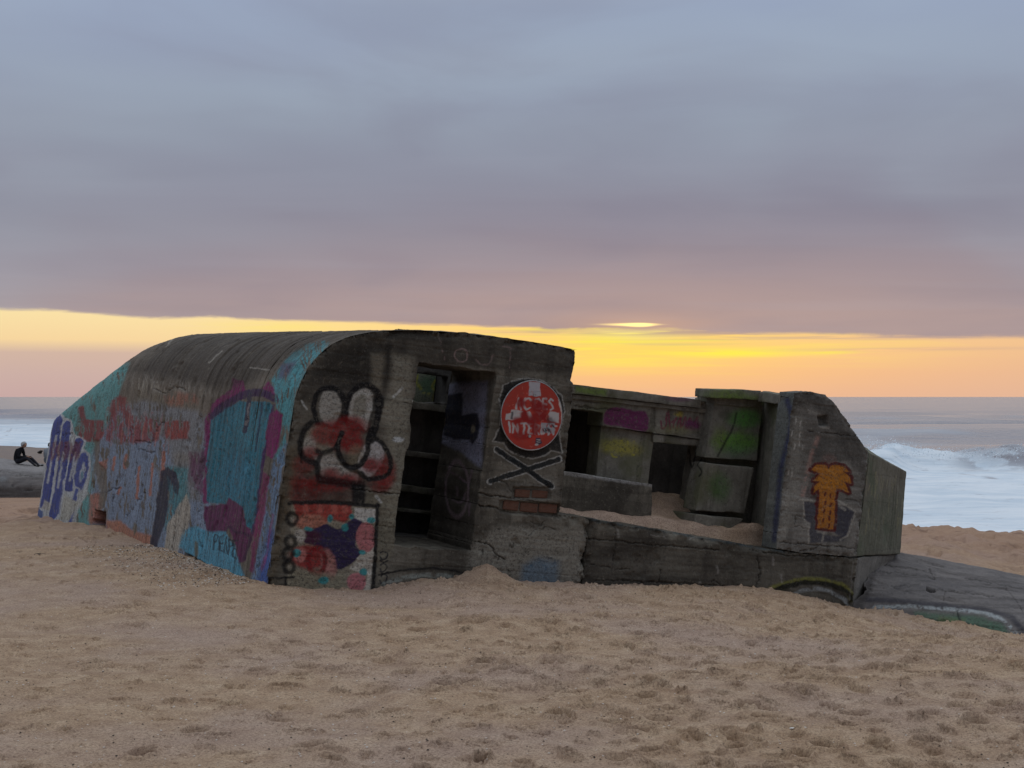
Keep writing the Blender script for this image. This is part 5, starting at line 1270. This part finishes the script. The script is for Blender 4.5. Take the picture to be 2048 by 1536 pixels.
def right_slab():
    xs = [1712, 1780, 1850, 1950, 2048, 2180, 2330]; s = [(x - 1712) / 618 for x in xs]
    bot = [(1217, 15.62), (1226, 15.4), (1237, 15.15), (1253, 14.85), (1269, 14.5), (1290, 14.1), (1315, 13.7)]
    topx = [1752, 1790, 1850, 1945, 2048, 2180, 2330]; top = [(1113, 16.7), (1103, 17.3), (1112, 17.3), (1131, 17.2), (1151, 17.0), (1177, 16.7), (1207, 16.3)]
    cur = []
    c1 = [at(x, y + 4, d) for x, (y, d) in zip(xs, bot)]; c3 = [at(x, y, d) for x, (y, d) in zip(topx, top)]
    cur.append([p_ - np.array([0, 0.1, 0.5]) for p_ in c1]); cur.append(c1)
    for t in (0.2, 0.4, 0.6, 0.75, 0.88):
        row = []
        for i in range(len(xs)):
            x = xs[i] + (topx[i] - xs[i]) * t; y = bot[i][0] + (top[i][0] - bot[i][0]) * t; d = bot[i][1] + (top[i][1] - bot[i][1]) * t ** 1.7; row.append(at(x, y, d))
        cur.append(row)
    cur.append(c3); cur.append([p_ + np.array([0.1, 1.0, -0.10]) for p_ in c3]); cur.append([p_ + np.array([0.2, 1.9, -0.55]) for p_ in c3]); cur.append([p_ + np.array([0.2, 2.1, -1.4]) for p_ in c3])
    cur = [[(s[i], p_) for i, p_ in enumerate(c)] for c in cur]

    def paint(p):
        p.stroke([(1735, 1199), (1800, 1203), (1900, 1213), (1975, 1221), (2022, 1236), (2046, 1262)], 10, (52, 52, 62), 0.75, 3.5)
        p.stroke([(1748, 1214), (1830, 1214), (1900, 1219), (1962, 1225), (2006, 1240), (2034, 1268)], 7, (176, 184, 186), 0.75, 2, None, 0.6)
        p.poly([(1830, 1224), (1960, 1232), (2005, 1248), (2026, 1275), (1900, 1262), (1830, 1240)], (76, 118, 92), 0.65, 6); p.poly([(1880, 1232), (1930, 1238), (1925, 1256), (1870, 1246)], (120, 128, 66), 0.4, 6)
        p.stroke([(1915, 1222), (1924, 1255)], 4, (34, 38, 40), 0.8, 1.4)
        p.poly([(1715, 1215), (1752, 1118), (1762, 1118), (1728, 1218)], (44, 40, 38), 0.55, 5)
        for pts in ([(1752, 1128), (1820, 1136), (1870, 1149)], [(1872, 1178), (1960, 1188), (2048, 1200)], [(1860, 1138), (1870, 1160), (1850, 1150)], [(1760, 1142), (1830, 1149)], [(2010, 1172), (2030, 1200), (2046, 1222)], [(1890, 1180), (1886, 1196)], [(1930, 1156), (2000, 1168), (2048, 1178)], [(1740, 1168), (1790, 1174), (1840, 1168)], [(1730, 1228), (1900, 1244), (2048, 1262)]): p.crack(pts, 1.4, 0.012, 0.8)
        q = [(1853, 1174), (1868, 1178), (1870, 1183), (1860, 1184), (1853, 1180)]; p.dent(q, 0.10, 1.5); p.poly(q, (30, 28, 28), 0.9, 1.2)
    o = loft('fallen_slab', cur, M_SLAB, 320, [8, 14, 16, 18, 18, 18, 18, 10, 6, 4], paint, 1.0, 140, 0.10)
    tag(o, 'low rounded concrete slab sloping down to the sand at the right of the bunker', 'slab'); return o


right_slab()


def left_slab():
    xs = [-420, -200, 0, 90, 170, 300]; s = [(x + 420) / 720 for x in xs]
    c1 = [at(x, 999, 50.0) for x in xs]; c0 = [p_ - np.array([0, 0.3, 0.8]) for p_ in c1]; c2 = [at(x, 972, 50.15) for x in xs]; c3 = [at(x, 951, 50.5) for x in xs]; c35 = [at(x, 940 + 0.03 * x, 51.6) for x in xs]
    c4 = [at(x, 914 + 0.15 * x if x < 100 else 929 + 0.1 * (x - 100), 56.0) for x in xs]; c5 = [p_ + np.array([0, 0.6, -0.25]) for p_ in c4]; c6 = [p_ + np.array([0, 0.9, -1.9]) for p_ in c4]
    cur = [[(s[i], p_) for i, p_ in enumerate(c)] for c in (c0, c1, c2, c3, c35, c4, c5, c6)]

    def paint(p):
        p.poly([(-10, 915), (92, 928), (88, 945), (-10, 938)], (190, 186, 186), 0.35, 6); p.poly([(-20, 975), (90, 975), (90, 1000), (-20, 1000)], (56, 50, 46), 0.5, 7)
        for pts in ([(-20, 911), (24, 916)], [(-20, 940), (20, 944)], [(70, 951), (86, 948)], [(40, 948), (66, 953)]): p.crack(pts, 1.6, 0.03, 0.9)
        p.ell(6, 958, 8, 5, (150, 156, 160), 0.5, 3)
    o = loft('sloping_slab', cur, M_SLAB, 220, [4, 10, 10, 10, 26, 4, 4], paint, 3.0, 150)
    tag(o, 'grey concrete slab on the beach under the seated person, far left', 'slab'); return o


LEFT_SLAB = left_slab()


# ------------------------------------------------------------------ people
def skin_mesh(name, joints, edges, sub=2):
    me = bpy.data.meshes.new(name); names = list(joints); me.from_pydata([joints[k][:3] for k in names], [(names.index(a), names.index(b_)) for a, b_ in edges], []); me.update()
    o = bpy.data.objects.new(name, me); COL.objects.link(o); sk = o.modifiers.new('skin', 'SKIN'); sk.use_smooth_shade = True; s_ = o.modifiers.new('sub', 'SUBSURF'); s_.levels = sub; s_.render_levels = sub
    for i, k in enumerate(names):
        r = joints[k][3]; me.skin_vertices[0].data[i].radius = (r, r) if not isinstance(r, tuple) else r
    me.skin_vertices[0].data[0].use_root = True
    dg = bpy.context.evaluated_depsgraph_get(); m2 = bpy.data.meshes.new_from_object(o.evaluated_get(dg)); bpy.data.objects.remove(o); m2.name = name
    return m2


M_KNIT = plain('black_knit', (0.014, 0.014, 0.018), 0.95, 0.4, 60); M_TROUSER = plain('dark_cotton', (0.024, 0.025, 0.034), 0.9, 0.4, 50); M_SKIN = plain('skin', (0.42, 0.25, 0.18), 0.6, 0.15, 30)
M_GREYHAIR = plain('grey_hair', (0.42, 0.43, 0.44), 0.8, 0.35, 90); M_SHOE = plain('dark_leather', (0.02, 0.018, 0.018), 0.6, 0.3, 40); M_GREYTOP = plain('grey_jersey', (0.20, 0.22, 0.25), 0.9, 0.25, 50); M_DARKHAIR = plain('dark_hair', (0.016, 0.013, 0.012), 0.7, 0.3, 80)


def person_body():
    J = {'pel': (0, 0, .12, (.14, .12)), 'bel': (-.03, 0, .27, (.135, .115)), 'che': (.0, 0, .43, (.145, .12)), 'upc': (.07, 0, .545, (.12, .10)), 'nec': (.145, 0, .61, .052), 'hd0': (.175, 0, .65, .06), 'hd1': (.225, 0, .70, .085), 'hd2': (.25, 0, .775, .075), 'hd3': (.25, 0, .815, .035), 'jaw': (.275, 0, .665, .04), 'nos': (.315, 0, .70, .016)}
    E_ = [('pel', 'bel'), ('bel', 'che'), ('che', 'upc'), ('upc', 'nec'), ('nec', 'hd0'), ('hd0', 'hd1'), ('hd1', 'hd2'), ('hd2', 'hd3'), ('hd1', 'jaw'), ('hd1', 'nos')]
    for s, k in ((1, 'l'), (-1, 'r')):
        J.update({k + 'hip': (.05, .10 * s, .115, .095), k + 'kn': (.43, .13 * s, .285, .062), k + 'cf': (.58, .125 * s, .185, .056), k + 'an': (.80, .11 * s, .035, .038), k + 'he': (.83, .11 * s, .005, .036), k + 'to': (.985, .13 * s, .06, .034),
                  k + 'sh': (.085, .16 * s, .53, .066), k + 'el': (.15, .215 * s, .295, .047), k + 'wr': (.345, .085 * s, .315, .029), k + 'pm': (.41, .055 * s, .325, (.036, .018))})
        E_ += [('pel', k + 'hip'), (k + 'hip', k + 'kn'), (k + 'kn', k + 'cf'), (k + 'cf', k + 'an'), (k + 'an', k + 'he'), (k + 'he', k + 'to'), ('upc', k + 'sh'), (k + 'sh', k + 'el'), (k + 'el', k + 'wr'), (k + 'wr', k + 'pm')]
        for f in range(4):
            dy_ = (-.022 + .015 * f) * s; ln = (.040, .046, .043, .034)[f]
            J[f'{k}f{f}a'] = (.44, .05 * s + dy_, .325, .0095); J[f'{k}f{f}b'] = (.44 + ln * .8, .04 * s + dy_, .31, .0085); J[f'{k}f{f}c'] = (.44 + ln * .9, .02 * s + dy_, .285, .0075)
            E_ += [(k + 'pm', f'{k}f{f}a'), (f'{k}f{f}a', f'{k}f{f}b'), (f'{k}f{f}b', f'{k}f{f}c')]
        J[k + 'ta'] = (.385, .025 * s, .34, .011); J[k + 'tb'] = (.425, .012 * s, .345, .0095); E_ += [(k + 'wr', k + 'ta'), (k + 'ta', k + 'tb')]
    me = skin_mesh('person', J, E_)
    n = len(me.polygons); c = np.zeros(n * 3); me.polygons.foreach_get('center', c); c = c.reshape(-1, 3)
    idx = np.zeros(n, np.int32)                                   # 0 top, 1 trousers, 2 skin, 3 shoes
    idx[(c[:, 2] < .20) & (c[:, 0] < .3)] = 1; idx[(c[:, 0] > .12) & (np.abs(c[:, 1]) > .05) & (c[:, 2] < .29) & (c[:, 0] > .22)] = 1
    idx[(c[:, 2] > .635) & (c[:, 0] > .12)] = 2; idx[(c[:, 0] > .40) & (np.abs(c[:, 1]) < .10) & (c[:, 2] > .275) & (c[:, 0] < .5)] = 2; idx[(c[:, 0] > .775) & (c[:, 2] < .12)] = 3; idx[(c[:, 0] > .5) & (idx == 0)] = 1
    me.polygons.foreach_set('material_index', idx); return me


def hair(name, mat, parent, seed, r=0.098):
    bm = bmesh.new(); bmesh.ops.create_icosphere(bm, subdivisions=4, radius=r); me = bpy.data.meshes.new(name)
    dl = []
    for v in bm.verts:
        d = v.co.normalized(); q = d.x * 0.75 - d.z * 0.55
        v.co = v.co * (1 + 0.10 * float(fbm(np.array([d.x * 7 + seed]), np.array([d.y * 7 + d.z * 5]), seed, 3)[0]) * 2) * Vector((1.08, 0.96, 1.0)).length / 1.75
        if q > 0.30: dl.append(v)
    bmesh.ops.delete(bm, geom=dl, context='VERTS')
    for v in bm.verts: v.co += Vector((.215, 0, .735))
    bm.to_mesh(me); bm.free(); me.materials.append(mat)
    for p_ in me.polygons: p_.use_smooth = True
    o = bpy.data.objects.new(name, me); COL.objects.link(o); o.parent = parent; return o


def people():
    me = person_body(); a = bpy.data.objects.new('person', me); COL.objects.link(a)
    for m in (M_KNIT, M_TROUSER, M_SKIN, M_SHOE): me.materials.append(m)
    from mathutils.bvhtree import BVHTree
    sl = LEFT_SLAB.data; tree = BVHTree.FromPolygons([v.co for v in sl.vertices], [tuple(p_.vertices) for p_ in sl.polygons])
    hit = lambda x, y: tree.ray_cast(Vector(EYE), Vector(ray(float(x), float(y))).normalized())[0]
    P = hit(34, 927.5); fx = P + Vector((0.92, -0.22, 0)); fz = tree.ray_cast(Vector((fx.x, fx.y, 3)), Vector((0, 0, -1)))[0]
    a.location = (P.x, P.y, P.z - 0.02); a.rotation_euler = (0, math.atan2(P.z - fz.z - 0.01, 0.92), math.radians(-13))
    tag(a, 'person in black with grey curly hair sitting on the slab, head bowed over the hands', 'person'); hair('hair', M_GREYHAIR, a, 3, 0.108)
    bk = bpy.data.meshes.new('phone'); bm = bmesh.new(); bmesh.ops.create_cube(bm, size=1.0); bmesh.ops.bevel(bm, geom=bm.edges[:], offset=0.08, segments=2, affect='EDGES'); bm.to_mesh(bk); bm.free(); bk.materials.append(M_SHOE)
    for v in bk.vertices: v.co = Vector((v.co.x * .15, v.co.y * .075, v.co.z * .01))
    ph = bpy.data.objects.new('phone', bk); COL.objects.link(ph); ph.matrix_world = a.matrix_basis @ Matrix.Translation((.455, 0, .318)) @ Matrix.Rotation(math.radians(-20), 4, 'Y')
    tag(ph, 'small dark handset held by the seated person', 'phone')
    me2 = me.copy(); me2.materials.clear()
    for m in (M_GREYTOP, M_TROUSER, M_SKIN, M_SHOE): me2.materials.append(m)
    b = bpy.data.objects.new('person', me2); COL.objects.link(b); P = at(96, 927, 57.0); b.location = (P[0], P[1], at(96, 929, 57.0)[2]); b.scale = (1, 1, 1); b.rotation_euler = (0, 0, math.radians(80))
    tag(b, 'person in a grey top almost hidden behind the far end of the bunker', 'person'); hair('hair', M_DARKHAIR, b, 9, 0.105)
    P = at(80, 907, 57.5)
    z0 = P[2]; bm = bmesh.new(); bmesh.ops.create_icosphere(bm, subdivisions=3, radius=1.0)
    for v in bm.verts: v.co = Vector((v.co.x * .10 * (1 + .25 * math.sin(5 * v.co.z)), v.co.y * .07, (v.co.z * .5 + .5) * .13 * (1 + .3 * v.co.x)))
    me3 = bpy.data.meshes.new('bag'); bm.to_mesh(me3); bm.free(); me3.materials.append(M_SHOE); g = bpy.data.objects.new('bag', me3); COL.objects.link(g); q = on_sand(80, 907.5); g.location = q; k = q[1] / 57.5; g.scale = (k, k, k)
    tag(g, 'small black bag lying on the sand beyond the seated person', 'bag')


people()


# ------------------------------------------------------------------ what the tide left on the sand
M_SHELLW = plain('shell_white', (0.72, 0.68, 0.62), 0.6, 0.2, 40); M_SHELLB = plain('shell_brown', (0.30, 0.20, 0.13), 0.7, 0.3, 40); M_WRACK = plain('dry_seaweed', (0.035, 0.028, 0.022), 0.9, 0.4, 40)


def valve_mesh(name, mat):
    """one half of a small bivalve: a ribbed fan"""
    V = []; Q = []; n, m = 13, 5
    for i in range(m):
        r = i / (m - 1)
        for j in range(n):
            t = math.radians(-75 + 150 * j / (n - 1)); rr = r * (1 + 0.05 * (j % 2)); V.append((rr * math.sin(t) * 0.9, rr * math.cos(t) - 0.4, 0.32 * (1 - (r - 0.25) ** 2 * 1.3) * max(0, 1 - (t / 1.6) ** 2) + 0.02 * (j % 2)))
    for i in range(m - 1):
        for j in range(n - 1): Q.append((i * n + j, i * n + j + 1, (i + 1) * n + j + 1, (i + 1) * n + j))
    o = mesh_np(name, np.array(V), [np.array(Q)], mat); me = o.data; bpy.data.objects.remove(o); return me


vw, vb = valve_mesh('shell', M_SHELLW), valve_mesh('shell', M_SHELLB)


def put_shell(me, x, y, size, label, group=None):
    q = on_sand(x, y); o = bpy.data.objects.new('shell', me); COL.objects.link(o); o.location = (q[0], q[1], q[2] + size * 0.12); o.scale = (size,) * 3; o.rotation_euler = (random.uniform(-.3, .6), random.uniform(-.3, .3), random.random() * 6.28); tag(o, label, 'shell', group)


put_shell(vw, 1583, 1459, 0.024, 'brightest white shell, alone on the trodden sand at the lower right')
for i in range(22): put_shell(vw, random.uniform(30, 1900), random.uniform(1230, 1520), 0.006 + 0.004 * random.random(), 'tiny pale shell lying on the open sand', 'tiny shells strewn over the sand')


def wrack(x, y, n, size, label):
    q = on_sand(x, y); V = []; Q = []
    for k in range(n):
        p0 = np.array([0, 0, 0.06]) * size * 2; a_ = random.random() * 6.28; L = size * (0.8 + 1.4 * random.random()); w_ = size * 0.10; b0 = len(V)
        for i in range(6):
            t = i / 5; c = p0 + np.array([math.cos(a_ + 1.2 * t) * L * t, math.sin(a_ + 1.2 * t) * L * t, size * 0.25 * math.sin(3.1 * t)]); nn = np.array([-math.sin(a_ + 1.2 * t), math.cos(a_ + 1.2 * t), 0]) * w_
            V += [c - nn, c + nn, c + np.array([0, 0, w_])]
        for i in range(5):
            for j in range(3): Q.append((b0 + 3 * i + j, b0 + 3 * i + (j + 1) % 3, b0 + 3 * i + 3 + (j + 1) % 3, b0 + 3 * i + 3 + j))
    o = mesh_np('seaweed_scrap', np.array(V), [np.array(Q)], M_WRACK); o.location = q; tag(o, label, 'seaweed')


wrack(78, 1110, 6, 0.035, 'dark scrap of seaweed on the sand below the blue letters'); wrack(42, 1106, 4, 0.025, 'small dark wisp of seaweed at the left edge of the sand')


def grit():
    n = 9000; y = 5.5 + 11 * RNG.random(n) ** 1.3; a_ = -0.39 + 0.78 * RNG.random(n); x = a_ * (y + 0.6); V = []; F_ = []; C_ = []
    near_wall = RNG.random(n) < 0.22
    for i in range(n):
        if near_wall[i]:
            t = RNG.random(); q = left_wall(300 + 230 * t, 1090 + 80 * t); d = 0.05 + 0.9 * RNG.random() ** 2; px_, py_ = q[0] - d * 0.75, q[1] - d * 0.65
        else: px_, py_ = x[i], y[i]
        z = sand_z(px_, py_); s = (0.003 + 0.006 * RNG.random() ** 2) * (1.5 if near_wall[i] else 1.0); t0 = RNG.random() * 6.28; b0 = len(V)
        for k in range(3): V.append((px_ + s * math.cos(t0 + 2.1 * k), py_ + s * math.sin(t0 + 2.1 * k), z + 0.001 + s * 0.5 * RNG.random()))
        V.append((px_, py_, z + s * 0.9)); F_ += [(b0, b0 + 1, b0 + 3), (b0 + 1, b0 + 2, b0 + 3), (b0 + 2, b0, b0 + 3)]
        c = (0.66, 0.60, 0.53) if RNG.random() < 0.45 else ((0.05, 0.04, 0.032) if RNG.random() < 0.7 else (0.30, 0.20, 0.13)); C_ += [(*c, 1)] * 4
    m, t, b = newmat('shell_grit'); a2 = t.new('ShaderNodeAttribute'); a2.attribute_name = 'paint'; t.l.new(a2.outputs['Color'], b.inputs['Base Color'])
    o = mesh_np('shell_grit', np.array(V), [np.array(F_)], m, {'paint': np.array(C_)}, False); tag(o, 'shell and pebble grit scattered over the sand', 'grit', None, 'stuff')


grit()


def spray():
    n = 5200; A = 0.17 + 0.22 * RNG.random(n); Y0 = 85.5 + 1.6 * RNG.standard_normal(n); X0 = A * Y0; V = []; F_ = []
    H = 1.22 * sstep(A, 0.14, 0.235) * (0.86 + 0.36 * vnoise(X0 / 3.6, Y0 * 0 + 1, 6)); up = np.abs(RNG.standard_normal(n)) * (0.16 + 0.22 * np.exp(-((A - 0.235) / 0.03) ** 2))
    for i in range(n):
        s = 0.012 + 0.022 * RNG.random(); c = np.array([X0[i], Y0[i], SEA + H[i] * math.exp(-((Y0[i] - 85.5) / 6) ** 2) + up[i] - 0.12]); b0 = len(V)
        for k in range(4): V.append(c + s * RNG.standard_normal(3))
        F_ += [(b0, b0 + 1, b0 + 2), (b0, b0 + 3, b0 + 1), (b0 + 1, b0 + 3, b0 + 2), (b0, b0 + 2, b0 + 3)]
    o = mesh_np('sea_spray', np.array(V), [np.array(F_)], plain('spray', (0.82, 0.88, 0.92), 0.6, 0.05, 3), None, False); tag(o, 'white spray flying off the crest of the breaking wave', 'spray', None, 'stuff')


spray()
